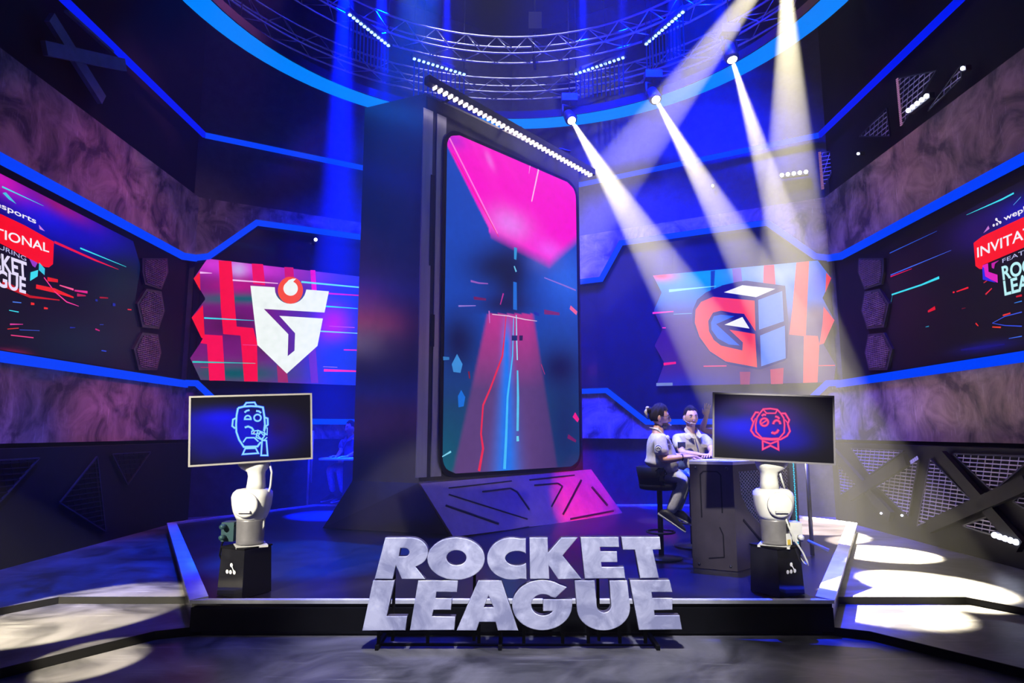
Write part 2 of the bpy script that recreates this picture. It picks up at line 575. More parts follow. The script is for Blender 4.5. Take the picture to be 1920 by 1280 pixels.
# u of a world X on the back walls
ub = lambda X: (5.45 - abs(X)) / cos(A29)
MID, LOW, TOP, BOT, HI = 4.42, 2.31, 5.53, 1.38, 6.66
hexu = [(0, MID + .02), (ub(-5.25), MID + .08), (ub(-4.6), 5.22), (ub(-2.2), 5.24), (ub(-1.82), 4.55), (ub(-1.2), 4.55)]
hexd = [(0, LOW), (ub(-5.3), LOW), (ub(-4.72), 1.69), (ub(-2.57), 1.69), (ub(-1.88), 2.31), (ub(-1.2), 2.31)]
for pl, side in ((SL, 'left'), (SR, 'right')):
    cladding('concrete_panel', pl, [(-5.5, MID), (CY, MID), (CY, TOP), (-5.5, TOP)],
             f'mottled purple-lit concrete band above the {side} wall screen, under the dark truss zone')
    cladding('concrete_panel', pl, [(-5.5, BOT), (CY, BOT), (CY, LOW), (-5.5, LOW)],
             f'mottled purple-lit concrete band below the {side} wall screen')
for pl, side in ((BL, 'left'), (BR, 'right')):
    cladding('concrete_panel', pl, [(0, TOP)] + hexu + [(ub(-1.2), TOP)],
             f'concrete band over the {side} emblem screen on the back wall')
    cladding('concrete_panel', pl, [(0, BOT)] + [(u, z) for u, z in hexd] + [(ub(-1.2), BOT)],
             f'concrete band under the {side} emblem screen on the back wall')


def strip(pl, pts, wid, label, m=None, grp=None):
    mb = MB(); n = len(pts); P = [Vector(p) for p in pts]; L = []; R = []
    for i in range(n):
        d = Vector((0, 0))
        if i < n - 1: d += (P[i + 1] - P[i]).normalized()
        if i: d += (P[i] - P[i - 1]).normalized()
        d.normalize(); q = Vector((-d.y, d.x)); k = 1
        if 0 < i < n - 1: k = 1 / abs(q.dot(Vector((-(P[i + 1] - P[i]).normalized().y, (P[i + 1] - P[i]).normalized().x))))
        L.append(P[i] + q * wid / 2 * k); R.append(P[i] - q * wid / 2 * k)
    for i in range(n - 1):
        mb.slab(pl, [tuple(R[i]), tuple(R[i + 1]), tuple(L[i + 1]), tuple(L[i])], .032, .075)
    obj('light_strip', mb, m or M_strip, label=label, cat='light strip', group=grp)


for pl, side in ((SL, 'left'), (SR, 'right')):
    strip(pl, [(-5.5, MID - .06), (CY - .45, MID - .06), (CY - .04, MID + .02)], .115, f'blue light strip along the top of the {side} side-wall screen')
    strip(pl, [(-5.5, LOW - .02), (CY - .04, LOW - .02)], .115, f'blue light strip along the bottom of the {side} side-wall screen')
    strip(pl, [(-5.5, HI), (CY - .04, HI)], .10, f'highest blue light strip on the {side} side wall', M_strip2)
for pl, side in ((BL, 'left'), (BR, 'right')):
    strip(pl, hexu, .10, f'blue light strip bent around the top of the {side} emblem screen')
    strip(pl, hexd, .10, f'blue light strip bent down around the bottom of the {side} emblem screen')
    strip(pl, [(.04, HI), (BLEN - .1, HI - .05)], .09, f'highest blue light strip on the {side} half of the back wall')

# ------------------------------------------------------------------ SIDE WALL SCREENS
RED = srgb(255, 10, 30); CYAN = srgb(60, 225, 245); PINK = srgb(255, 60, 160); WHT = srgb(250, 245, 255)


def side_screen(pl, side):
    L = side == 'left'
    X = (lambda x: x) if L else (lambda x: 1920 - x)
    t = thing('wall_screen', f'huge LED screen on the {side} side wall with a red tournament banner', 'screen', pl.w(7, LOW + .05, .05))
    b = MB(); b.slab(pl, [(2.5, LOW + .04), (CY - .25, LOW + .04), (CY - .25, MID - .12), (2.5, MID - .12)], -.03, .012)
    obj('screen_housing', b, M_black, t)
    if L:
        cl = lambda q: (q[0], min(MID - .13, max(LOW + .05, q[1])))
        left = [cl(pl.uz(-160, 245)), cl(pl.uz(-160, 660))]
        right = [cl(q) for q in (pl.uz(248, 452), pl.uz(262, 500), pl.uz(252, 560), pl.uz(262, 620), pl.uz(250, 694))]
        base = srgb(8, 3, 22)
        def paint(px, py):
            c = layer(base, [(srgb(10, 22, 235), (90, 400, 110, 42, .45)), (srgb(15, 10, 190), (180, 440, 90, 30, .5)),
                             (srgb(210, 20, 190), (0, 335, 60, 22, .5)), (srgb(150, 20, 120), (110, 385, 60, 14, .5)),
                             (srgb(5, 30, 40), (230, 520, 60, 60, 0)), (srgb(190, 10, 90), (15, 668, 30, 9, 0)),
                             (srgb(6, 22, 40), (150, 640, 90, 40, 0))], px, py)
            return c
        grid(g := MB(), pl, left, right, 90, 46, .014, paint)
        o = .02
        Q = lambda x, y: (x / 3.048, 300 + y / 3.048)
        q5 = lambda x, y: (x / 4.573, 320 + y / 4.573)
        poly_px(g, pl, [(-150, 340), q5(0, 375), q5(200, 470), q5(448, 608), q5(440, 800), q5(405, 828), q5(370, 825), q5(0, 630), (-150, 385)], o, RED)
        writing(g, pl, 'weplay esports', (-112, 341), q5(292, 455), (-112, 329), o + .003, WHT, .014)
        writing(g, pl, 'INVITATIONAL', (-128, 410), q5(402, 700), (-128, 390), o + .006, WHT, .012)
        writing(g, pl, 'FEATURING', (-50, 446), q5(205, 775), (-50, 437), o + .006, srgb(190, 190, 235), .0)
        writing(g, pl, 'ROCKET', (-68, 486), q5(213, 925), (-70, 452), o + .009, srgb(235, 225, 255), .028)
        writing(g, pl, 'LEAGUE', (-64, 520), q5(200, 1050), (-64, 488), o + .009, srgb(235, 225, 255), .028)
        poly_px(g, pl, [q5(245, 870), q5(310, 850), q5(305, 905), q5(240, 945)], o + .003, CYAN)
        poly_px(g, pl, [q5(318, 785), q5(368, 840), q5(365, 895), q5(315, 850)], o + .003, srgb(60, 200, 230))
        poly_px(g, pl, [q5(232, 752), q5(305, 790), q5(285, 830), q5(262, 815)], o + .003, srgb(150, 60, 200))
        poly_px(g, pl, [q5(318, 462), q5(370, 518), q5(325, 500)], o, srgb(210, 130, 230))
        poly_px(g, pl, [q5(5, 190), q5(35, 185), q5(125, 285), q5(60, 245)], o, srgb(70, 200, 230))
        for pts, wd, c in (([Q(0, 152), Q(238, 262)], [3, .5], CYAN), ([Q(448, 503), Q(712, 610)], [3, .8], CYAN), ([Q(300, 468), Q(530, 570), Q(668, 625)], [5, 4, .6], srgb(240, 20, 60)),
                           ([Q(240, 670), Q(300, 750), Q(370, 810), Q(440, 835)], [2, 2.4, 2.4, 1], PINK),
                           ([Q(0, 700), Q(160, 780), Q(330, 800)], [14, 5, 2], srgb(200, 15, 20)), ([Q(195, 722), Q(300, 745), Q(410, 785)], [8, 9, 3], srgb(245, 30, 25)),
                           ([Q(260, 680), Q(320, 690)], [8, 6], srgb(230, 25, 25)), ([Q(330, 715), Q(410, 740)], [2, 4], srgb(255, 90, 150)),
                           ([Q(415, 745), Q(490, 755)], [3, 5], srgb(225, 40, 140)), ([Q(430, 770), Q(480, 775)], [6, 2], srgb(190, 20, 80)),
                           ([Q(40, 858), Q(95, 868)], [1.5, 2], CYAN), ([Q(45, 938), Q(120, 938)], [3, 1], srgb(230, 60, 160)),
                           ([Q(30, 965), Q(95, 960)], [1.5, 1.5], srgb(230, 50, 30)), ([Q(100, 970), Q(215, 974)], [1, 1], srgb(60, 90, 220)),
                           ([Q(50, 1000), Q(180, 1015)], [2, 2], srgb(240, 60, 130)), ([Q(165, 820), Q(185, 822)], [5, 4], srgb(240, 40, 30)),
                           ([Q(240, 845), Q(262, 848)], [4, 3], srgb(240, 40, 30)), ([Q(560, 785), Q(608, 788)], [3, 2], srgb(170, 20, 40)),
                           ([Q(635, 825), Q(650, 827)], [6, 5], srgb(20, 40, 160)), ([Q(535, 800), Q(548, 802)], [4, 4], srgb(20, 40, 150)),
                           ([Q(720, 853), Q(742, 855)], [2, 2], srgb(230, 40, 60)), ([Q(570, 1088), Q(598, 1092)], [2, 2], srgb(40, 70, 220)),
                           ([Q(535, 965), Q(560, 975)], [3, 2], srgb(200, 30, 120)), ([Q(560, 940), Q(582, 940)], [1, 1], srgb(50, 70, 200)),
                           ([Q(390, 957), Q(420, 957)], [3, 1], srgb(30, 40, 160)), ([Q(60, 810), Q(110, 815)], [2, 2], srgb(70, 120, 230))):
            line_px(g, pl, pts, wd, o + .003, c)
    else:
        R8 = lambda x, y: (1600 + x / 2.781, 300 + y / 2.781)
        R4 = lambda x, y: (1800 + x / 5.333, 380 + y / 5.333)
        cl = lambda q: (q[0], min(MID - .13, max(LOW + .05, q[1])))
        left = [cl(pl.uz(2080, 250)), cl(pl.uz(2080, 660))]
        right = [cl(q) for q in (pl.uz(1672, 472), pl.uz(1664, 520), pl.uz(1676, 560), pl.uz(1668, 620), pl.uz(1676, 694))]
        base = srgb(7, 2, 16)
        def paint(px, py):
            return layer(base, [(srgb(12, 14, 190), (1905, 405, 70, 26, -.45)), (srgb(30, 6, 90), (1840, 430, 60, 30, -.4)),
                                (srgb(12, 10, 110), (1850, 650, 50, 8, -.15)), (srgb(24, 3, 24), (1700, 540, 60, 90, 0))], px, py)
        grid(g := MB(), pl, left, right, 90, 46, .014, paint)
        o = .02
        poly_px(g, pl, [R4(152, 402), R4(240, 335), R4(640, 150), (2065, 345), (2065, 400), R4(640, 455), R4(250, 620), R4(240, 662), R4(212, 662), R4(172, 632)], o, RED)
        writing(g, pl, 'weplay esports', R4(462, 182), (2030, 349), R4(452, 132), o + .003, WHT, .014)
        writing(g, pl, 'INVITATIONAL', R4(196, 548), (2048, 400), R4(192, 450), o + .006, WHT, .012)
        writing(g, pl, 'FEATURING', R4(448, 602), (1990, 450), R4(446, 562), o + .006, srgb(190, 190, 235), .0)
        writing(g, pl, 'ROCKET', R4(455, 770), (1998, 492), R4(440, 640), o + .009, srgb(190, 245, 250), .028)
        writing(g, pl, 'LEAGUE', R4(472, 925), (1998, 524), R4(456, 785), o + .009, srgb(190, 245, 250), .028)
        poly_px(g, pl, [R4(245, 625), R4(300, 605), R4(305, 690), R4(395, 720), R4(398, 800), R4(330, 770), R4(255, 760)], o + .003, srgb(225, 30, 190))
        poly_px(g, pl, [R4(245, 640), R4(262, 650), R4(275, 735), R4(385, 800), R4(250, 768)], o + .006, srgb(40, 40, 235))
        poly_px(g, pl, [R4(335, 605), R4(412, 575), R4(370, 610), R4(360, 660), R4(338, 650)], o + .003, srgb(200, 30, 170))
        poly_px(g, pl, [R4(302, 228), R4(312, 260), R4(250, 305)], o, srgb(200, 120, 210))
        me = emblem = None
        for c_, r_ in ((R4(357, 225), 2.2), (R4(391, 214), 2.2), (R4(423, 196), 2.4), (R4(384, 166), 2.4)):
            line_px(g, pl, [(c_[0] + r_ * .62 * cos(a * pi / 5), c_[1] + r_ * .75 * sin(a * pi / 5)) for a in range(10)], 1.9, o + .003, WHT, closed=True)
        line_px(g, pl, [R4(384, 166), R4(400, 184), R4(423, 196)], 2.2, o + .003, WHT)
        for pts, wd, c in (([R8(600, 286), R8(785, 205), R8(848, 172)], [.6, 3, 3], CYAN), ([R8(208, 702), R8(365, 650), R8(457, 612)], [3, 3, 4.5], CYAN),
                           ([R8(198, 485), R8(445, 370)], [1.8, .6], srgb(40, 90, 220)), ([R8(202, 600), R8(300, 560), R8(520, 470)], [2, 2, .6], srgb(60, 100, 235)),
                           ([R8(202, 608), R8(314, 566)], [2, 1], srgb(230, 20, 90)), ([R8(548, 686), R8(610, 664)], [2, 3.2], srgb(240, 25, 40)),
                           ([R8(205, 740), R8(212, 705)], [2, 1], srgb(30, 120, 150)),
                           ([R8(398, 790), R8(436, 770)], [4, 7], srgb(220, 15, 35)), ([R8(648, 850), R8(662, 865)], [3, 2], srgb(230, 40, 30)),
                           ([R8(790, 810), R8(830, 798)], [3, 3], srgb(235, 50, 40)), ([R8(735, 870), R8(780, 872)], [2, 3], srgb(235, 60, 30)),
                           ([R8(735, 850), R8(800, 815), R8(890, 792)], [1, 1.4, 2], srgb(60, 90, 230)), ([R8(735, 850), R8(800, 862), R8(890, 866)], [1, 1.5, 2], srgb(50, 80, 235)),
                           ([R8(822, 930), R8(890, 918)], [1, 2], srgb(60, 110, 240)), ([R8(570, 990), R8(690, 975), R8(800, 960)], [3, 6, 2], srgb(14, 10, 120)),
                           ([R8(700, 700), R8(733, 668)], [3, 2], srgb(230, 40, 60)), ([R8(690, 640), R8(708, 628)], [2, 2], srgb(200, 40, 40)),
                           ([R8(385, 870), R8(403, 866)], [1, 2], srgb(40, 160, 190)), ([R8(528, 690), R8(538, 688)], [3, 3], srgb(240, 25, 40)),
                           ([R8(575, 775), R8(595, 770)], [2, 1.5], srgb(120, 10, 25)), ([R8(845, 235), R8(885, 192)], [1, 1.4], srgb(90, 170, 240)),
                           ([R8(850, 745), R8(890, 735)], [1, 2], srgb(50, 130, 240)), ([R8(860, 712), R8(890, 705)], [3, 4], srgb(210, 20, 40))):
            line_px(g, pl, pts, wd, o + .003, c)
    obj('screen_picture', g, M_disp, t)


side_screen(SL, 'left')
side_screen(SR, 'right')

# ------------------------------------------------------------------ EMBLEM SCREENS ON THE BACK WALL
def back_screen(pl, side):
    g = MB(); o = .02
    if side == 'left':
        t = thing('wall_screen', 'LED screen on the back wall with jagged left edge showing a white shield emblem', 'screen', pl.w(2, 2.3, .05))
        Z = lambda x, y: (220 + x / 3.556, 400 + y / 3.556)
        lpx = [Z(600, 303), Z(508, 435), Z(588, 570), Z(495, 695), Z(570, 840), Z(485, 965), Z(555, 1110)]
        left = [pl.uz(*p) for p in lpx]; ur = pl.uz(*Z(1620, 411))[0] + .5
        right = [(ur, left[0][1] - .0), (ur, left[-1][1])]
        red = srgb(255, 12, 60)
        def paint(px, py):
            c = mixc(srgb(125, 25, 120), srgb(28, 52, 205), (px - 480) / 150)
            return layer(c, [(srgb(225, 60, 225), (440, 500, 120, 20, .1)), (srgb(205, 170, 235), (447, 505, 16, 14, 0)), (srgb(190, 20, 130), (450, 535, 50, 14, 0)),
                             (srgb(0, 95, 105), (470, 560, 130, 9, 0)), (srgb(90, 20, 80), (430, 610, 60, 26, 0)), (srgb(0, 90, 95), (440, 700, 110, 20, 0)),
                             (srgb(200, 20, 200), (625, 610, 26, 30, 0)), (srgb(30, 60, 190), (640, 670, 60, 40, 0)), (srgb(90, 40, 90), (500, 650, 40, 20, 0))], px, py)
        grid(g, pl, left, right, 100, 70, .014, paint)
        for pts, c in (([(675, 315), (760, 320), (785, 640), (795, 755), (905, 765), (930, 860), (935, 1120), (845, 1120), (820, 815), (705, 805), (690, 640)], red),
                       ([(895, 335), (970, 340), (985, 480), (905, 470)], srgb(245, 15, 90)), ([(1112, 358), (1172, 362), (1180, 500), (1120, 500)], srgb(215, 20, 110)),
                       ([(1285, 378), (1318, 380), (1328, 520), (1295, 520)], srgb(240, 20, 200)),
                       ([(508, 435), (550, 390), (553, 515)], srgb(250, 30, 40)), ([(495, 695), (570, 612), (583, 840), (560, 830)], srgb(255, 20, 50)),
                       ([(553, 865), (583, 808), (700, 815), (718, 1114), (613, 1114), (597, 872)], srgb(255, 15, 80)),
                       ([(1062, 1010), (1130, 1060), (1138, 1128), (1070, 1126)], srgb(165, 45, 95)), ([(1270, 900), (1320, 880), (1338, 1130), (1290, 1130)], srgb(110, 50, 170))):
            poly_px(g, pl, [Z(*p) for p in pts], o, c)
        for a, b, wd, c in (((550, 396), (630, 400), [4, 1], srgb(255, 190, 255)), ((768, 446), (1070, 468), [3, 1.5], srgb(255, 200, 250)), ((1225, 458), (1610, 494), [3.5, 2.5], srgb(110, 230, 250)),
                            ((1405, 535), (1610, 548), [3, 2], srgb(225, 30, 140)), ((1385, 620), (1600, 635), [3, 1], CYAN), ((578, 698), (910, 715), [3, .8], CYAN),
                            ((1350, 786), (1600, 800), [2.5, 1.5], srgb(130, 220, 255)), ((1410, 752), (1580, 762), [1, 1.5], srgb(200, 90, 240)), ((500, 990), (920, 1000), [3.2, .8], srgb(40, 210, 200)),
                            ((1508, 910), (1596, 912), [2, 2], srgb(250, 40, 160)), ((1375, 1046), (1592, 1052), [5, 3], srgb(255, 50, 120)), ((1370, 1022), (1465, 1026), [1, 1], srgb(180, 140, 240)),
                            ((835, 876), (935, 880), [1.5, 1.5], srgb(240, 60, 130)), ((555, 1026), (610, 1027), [1, 1], srgb(220, 20, 80))):
            line_px(g, pl, [Z(*a), Z(*b)], wd, o + .003, c)
        WH = srgb(248, 255, 250)
        arc = [Z(1152 + 104 * cos(a), 503 + 101 * sin(a)) for a in [pi * (1 - k / 14) for k in range(0, 15)]]
        outl = [Z(886, 484), Z(1048, 494)] + arc[1:-1] + [Z(1258, 509), Z(1408, 521), Z(1379, 662), Z(975, 638), Z(1138, 806), Z(1134, 952), Z(1179, 915), Z(1183, 800), Z(1078, 684), Z(1368, 702), Z(1332, 884), Z(1128, 1068), Z(932, 878)]
        poly_px(g, pl, outl, o + .009, WH)
        poly_px(g, pl, [Z(1152 + 84 * cos(k * pi / 16), 514 + 90 * sin(k * pi / 16)) for k in range(32)], o + .012, srgb(255, 80, 0))
        dr = [Z(1153 + 48 * cos(k * pi / 16), 503 + 48 * sin(k * pi / 16)) for k in range(-5, 22)]
        poly_px(g, pl, dr + [Z(1120, 470), Z(1140, 447), Z(1165, 437), Z(1190, 437), Z(1170, 458)], o + .015, WH)
        bx = [(left[0][0] - .02, left[0][1] + .02)]
    else:
        t = thing('wall_screen', 'back wall LED screen with two jagged edges showing a red and blue cube emblem', 'screen', pl.w(2, 2.3, .05))
        Z = lambda x, y: (1100 + x / 3.368, 400 + y / 3.368)
        right = [pl.uz(*Z(*p)) for p in ((420, 393), (475, 500), (425, 615), (480, 735), (430, 835), (492, 945), (440, 1090))]
        left = [pl.uz(*Z(*p)) for p in ((1460, 298), (1545, 410), (1490, 535), (1565, 675), (1495, 825), (1575, 960), (1560, 1066))]
        def paint(px, py):
            c = mixc(srgb(0, 110, 230), srgb(60, 15, 120), (py - 560) / 45)
            return layer(c, [(srgb(0, 160, 250), (1300, 520, 90, 30, 0)), (srgb(255, 20, 60), (1240, 517, 26, 9, 0)), (srgb(60, 20, 120), (1250, 610, 70, 26, 0)),
                             (srgb(150, 180, 240), (1450, 510, 60, 24, 0)), (srgb(20, 70, 230), (1535, 530, 20, 40, 0)), (srgb(120, 95, 130), (1530, 590, 30, 22, 0)),
                             (srgb(70, 40, 110), (1330, 690, 130, 40, 0)), (srgb(45, 45, 170), (1290, 720, 90, 20, 0)), (srgb(90, 80, 120), (1500, 680, 60, 40, 0))], px, py)
        grid(g, pl, left, right, 100, 70, .014, paint)
        for pts, c in (([(1120, 330), (1185, 325), (1195, 470), (1115, 470)], srgb(225, 60, 100)), ([(1325, 312), (1405, 303), (1385, 770), (1460, 775), (1470, 825), (1458, 1066), (1368, 1070), (1372, 775), (1280, 765), (1300, 600)], srgb(235, 70, 90)),
                       ([(1513, 375), (1545, 410), (1508, 500)], srgb(235, 20, 60)), ([(1497, 590), (1565, 675), (1500, 820), (1470, 830), (1490, 700)], srgb(245, 60, 90)),
                       ([(1160, 985), (1245, 975), (1240, 1076), (1165, 1078)], srgb(190, 50, 90)), ([(968, 1000), (1035, 1000), (1030, 1080), (972, 1080)], srgb(150, 35, 95)),
                       ([(785, 365), (812, 362), (805, 480), (785, 490)], srgb(20, 60, 170)), ([(920, 350), (975, 345), (985, 440), (930, 450)], srgb(120, 90, 200))):
            poly_px(g, pl, [Z(*p) for p in pts], o, c)
        for a, b, wd, c in (((522, 490), (820, 460), [5, .6], srgb(140, 240, 255)), ((418, 630), (550, 620), [3.5, 2], srgb(255, 60, 190)), ((480, 723), (502, 723), [2, 2], srgb(255, 60, 180)),
                            ((488, 952), (566, 943), [5, 4], srgb(255, 30, 90)), ((740, 965), (885, 963), [2, 2], srgb(240, 60, 120)), ((550, 637), (665, 632), [1, 1], srgb(120, 190, 255)),
                            ((1465, 962), (1568, 960), [1.5, 1.5], srgb(240, 60, 90)), ((442, 1080), (545, 1078), [5.5, 5.5], srgb(120, 140, 190))):
            line_px(g, pl, [Z(*a), Z(*b)], wd, o + .003, c)
        NAV = srgb(16, 10, 110); ORG = srgb(255, 60, 35); PB = srgb(80, 130, 255); WH = srgb(250, 252, 255)
        def P(pts, c, l): poly_px(g, pl, [Z(*p) for p in pts], o + .006 + l * .003, c)
        P([(960, 432), (1010, 426), (1255, 458), (1275, 690), (1268, 915), (1250, 930), (1100, 985), (1075, 985), (900, 955), (790, 890), (715, 800), (670, 690), (672, 610), (700, 545), (755, 500), (860, 455)], NAV, 0)
        P([(868, 500), (985, 455), (1192, 478), (1072, 530)], WH, 1)
        P([(1085, 548), (1236, 492), (1246, 682), (1090, 735)], PB, 1)
        P([(1097, 772), (1252, 710), (1258, 915), (1104, 966)], PB, 1)
        P([(800, 528), (1062, 552), (1068, 745), (995, 635), (930, 630), (850, 615), (800, 628), (770, 680), (775, 745), (805, 800), (850, 835), (985, 866), (988, 815), (903, 735), (1065, 762), (1078, 972), (880, 935), (780, 870), (715, 780), (685, 690), (690, 610), (725, 560)], ORG, 1)
        P([(805, 650), (850, 640), (935, 650), (820, 700), (968, 835), (900, 828), (830, 790), (790, 735), (787, 690)], srgb(0, 100, 235), 1)
        P([(985, 655), (1030, 728), (872, 704)], WH, 1)
    obj('screen_picture', g, M_disp, t)
    b = MB()
    us = [u for u, z in left + right]; zs = [z for u, z in left + right]
    bl = [(u, z) for u, z in left]; br = [(u, z) for u, z in right][::-1]
    me = curve_mesh([bl + br], extrude=0)
    n0 = len(me.vertices)
    b.slab(pl, [(min(us) + .12, min(zs) + .05), (max(us) - .12, min(zs) + .05), (max(us) - .12, max(zs) - .1), (min(us) + .12, max(zs) - .1)], -.035, .008)
    obj('screen_housing', b, M_black, t)


back_screen(BL, 'left')
back_screen(BR, 'right')

# hexagonal mesh tiles beside the side screens
def hex_tiles(pl, mirror, side):
    names = ['topmost', 'middle', 'lowest']
    H3 = [[(795, 560), (940, 560), (945, 640), (905, 740), (810, 710), (795, 640)],
          [(820, 735), (905, 750), (925, 860), (890, 965), (795, 955), (765, 820)],
          [(795, 985), (885, 995), (905, 1100), (880, 1200), (775, 1200), (745, 1080)]]
    for k, h in enumerate(H3):
        px = [(x / 3.048, 300 + y / 3.048) for x, y in h]
        if mirror: px = [(1924 - x, y) for x, y in px]
        poly = [pl.uz(*p) for p in px]
        t = thing('hexagon_tile', f'{names[k]} of the dark hexagonal mesh tiles at the far end of the {side} screen', 'wall tile', pl.w(poly[0][0], poly[0][1], .05), 'hexagonal mesh wall tiles')
        b = MB(); b.slab(pl, poly, -.03, .05); obj('tile_frame', b, M_dark, t)
        c = Vector((sum(p[0] for p in poly) / 6, sum(p[1] for p in poly) / 6))
        ins = [tuple(c + (Vector(p) - c) * .86) for p in poly]
        b = MB(); hatch(b, pl, ins, 0, .028, .012, .052, .012); hatch(b, pl, ins, pi / 2, .06, .01, .05, .008)
        obj('tile_mesh', b, M_tile, t)


hex_tiles(SL, False, 'left')
hex_tiles(SR, True, 'right')

# ------------------------------------------------------------------ LOWER TRUSS ZONE (mesh triangles behind X beams)
def mesh_tri(pl, poly, label, gap=.045, edge=None, off=.02, mm=None):
    t = thing('mesh_panel', label, 'mesh panel', pl.w(poly[0][0], poly[0][1], off), 'triangular mesh panels')
    b = MB()
    c = Vector((sum(p[0] for p in poly) / 3, sum(p[1] for p in poly) / 3))
    n = len(poly)
    for i in range(n):
        a, bb = Vector(poly[i]), Vector(poly[(i + 1) % n]); d = (bb - a).normalized(); q = Vector((-d.y, d.x)) * .008
        b.slab(pl, [tuple(a - q), tuple(bb - q), tuple(bb + q), tuple(a + q)], off, off + .02)
    obj('panel_frame', b, M_dark, t)
    b = MB(); hatch(b, pl, poly, .0, gap, .012, off + .005, .01); hatch(b, pl, poly, 1.9, .11, .008, off + .004, .006)
    obj('wire_mesh', b, mm or M_mesh, t)
    if edge:
        b = MB(); a, bb = Vector(poly[edge[0]]), Vector(poly[edge[1]]); n = 26; d = (bb - a) / n
        for i in range(n):
            p = a + d * (i + .2); q = a + d * (i + .75); w_ = Vector((-d.y, d.x)).normalized() * .022
            b.slab(pl, [tuple(p - w_), tuple(q - w_), tuple(q + w_), tuple(p + w_)], off + .02, off + .03)
        obj('lit_edge', b, edge[2], t, label='row of pale lit slots')
    return t


M_edge = glow('lilac_led', (.30, .25, .75), .9, False)
M_edge2 = glow('pink_led', (.45, .2, .42), .7, False)
K = lambda x, y: (1560 + x / 5.333, 800 + y / 5.333)
tris = [([(215, 215), (740, 240), (400, 480)], 'triangular mesh panel pointing down, nearest the platform on the right wall base', None),
        ([(895, 305), (470, 590), (790, 900)], 'triangular mesh panel with a bright lilac upper edge on the right wall base', (0, 1, M_edge)),
        ([(1010, 320), (1425, 735), (880, 990)], 'tall blue triangular mesh panel right of the post on the right wall base', None),
        ([(1240, 270), (2050, 300), (1640, 645)], 'wide pink-lit triangular mesh panel under the right concrete band', None),
        ([(75, 280), (280, 570), (110, 680)], 'faint small triangular mesh panel farthest back on the right wall base', None),
        ([(1590, 895), (1860, 1150), (1340, 990)], 'dim mesh panel around the row of white bulbs low on the right wall', None),
        ([(1840, 745), (2100, 560), (2100, 900)], 'triangular mesh panel at the right edge of the photo', None)]
for pts, lab, e in tris:
    mesh_tri(LSR, [LSR.uz(*K(*p)) for p in pts], lab, edge=e)


def beams(pl, lines, wid, label, mat_, name='wall_brace'):
    for (a, b_), lab in zip(lines, label):
        A, B = Vector(pl.uz(*a)), Vector(pl.uz(*b_)); d = (B - A).normalized(); q = Vector((-d.y, d.x)) * wid / 2
        m = MB(); m.slab(pl, [tuple(A - q), tuple(B - q), tuple(B + q), tuple(A + q)], .03 + .03 * (label.index(lab) % 2), .09 + .03 * (label.index(lab) % 2))
        obj(name, m, mat_, label=lab, cat='brace')


beams(LSR, [(K(30, 230), K(640, 900)), (K(820, 330), K(250, 690)), (K(1150, 290), K(1960, 1200)), (K(2050, 560), K(1050, 1000))], .15,
      ['black diagonal beam falling right between the farthest mesh panels', 'black diagonal beam rising right under the mesh panel nearest the platform',
       'broad black diagonal beam falling right beside the pink-lit mesh panel', 'black diagonal beam rising right above the row of floor bulbs'], M_black)
# the left wall base repeats it, its shade put in as black mesh
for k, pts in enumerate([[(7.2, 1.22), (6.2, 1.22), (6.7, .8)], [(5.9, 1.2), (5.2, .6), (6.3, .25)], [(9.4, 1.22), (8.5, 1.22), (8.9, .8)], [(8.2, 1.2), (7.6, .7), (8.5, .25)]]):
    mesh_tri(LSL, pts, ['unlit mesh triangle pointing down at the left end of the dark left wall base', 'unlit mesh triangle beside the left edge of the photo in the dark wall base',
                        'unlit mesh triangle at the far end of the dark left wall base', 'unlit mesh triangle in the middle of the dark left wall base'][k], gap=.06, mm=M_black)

# upper zone, right: triangles with lamps;  left: crossed dark blue-grey braces
U = lambda x, y: (1440 + x / 4.2675, 100 + y / 4.2675)
mesh_tri(SR, [SR.uz(*U(*p)) for p in ((1075, 200), (1385, 140), (1110, 580))], 'triangular mesh panel with a dashed pink edge high on the right wall', .07, (0, 2, M_edge2), .05)
mesh_tri(SR, [SR.uz(*U(*p)) for p in ((985, 440), (1012, 662), (765, 665))], 'dim blue triangular mesh panel high on the right wall near the corner', .07, None, .05)
mesh_tri(SR, [SR.uz(*U(*p)) for p in ((1585, 100), (1590, 200), (1320, 460))], 'slim blue triangular mesh panel high on the right wall by the small lamp', .07, None, .05)
mesh_tri(BR, [BR.uz(*U(*p)) for p in ((415, 800), (600, 790), (440, 1100))], 'small mesh panel with dashed edge high on the back wall beside the beam', .07, (0, 2, M_edge2), .05)
L6 = lambda x, y: (40 + x / 5.333, y / 5.333)
M_brace = mat('blue_brace', (.06, .09, .16), .6, noise=.2)
beams(SL, [(L6(230, 170), L6(760, 1000)), (L6(150, 480), L6(960, 650))], .16,
      ['dim blue diagonal brace high on the left wall, steeply falling', 'dim blue brace crossing the steep one high on the left wall'], M_brace)
beams(SL, [(L6(400, 110), L6(860, 520))], .03, ['thin dark tie rod under the highest left light strip'], M_brace, 'tie_rod')


def bulb_row(pl, a, b_, n, r, label, single=False, off=.1):
    A, B = Vector(pl.uz(*a, off)), Vector(pl.uz(*b_, off))
    t = thing('lamp_bar' if n > 1 else 'wall_lamp', label, 'lamp', pl.w(A.x, A.y, off - .05))
    b = MB(); d = (B - A).normalized() if n > 1 else Vector((1, 0)); q = Vector((-d.y, d.x)) * r * 1.3
    b.slab(pl, [tuple(A - d * r - q), tuple(B + d * r - q), tuple(B + d * r + q), tuple(A - d * r + q)], off - .09, off - .02)
    obj('lamp_housing', b, M_dark, t)
    for k in range(n):
        p = A + (B - A) * (k / max(1, n - 1)); m = MB(); m.ball(pl.w(p.x, p.y, off), r, r, r, nu=12, nv=8)
        obj('bulb', m, M_bulb, t)


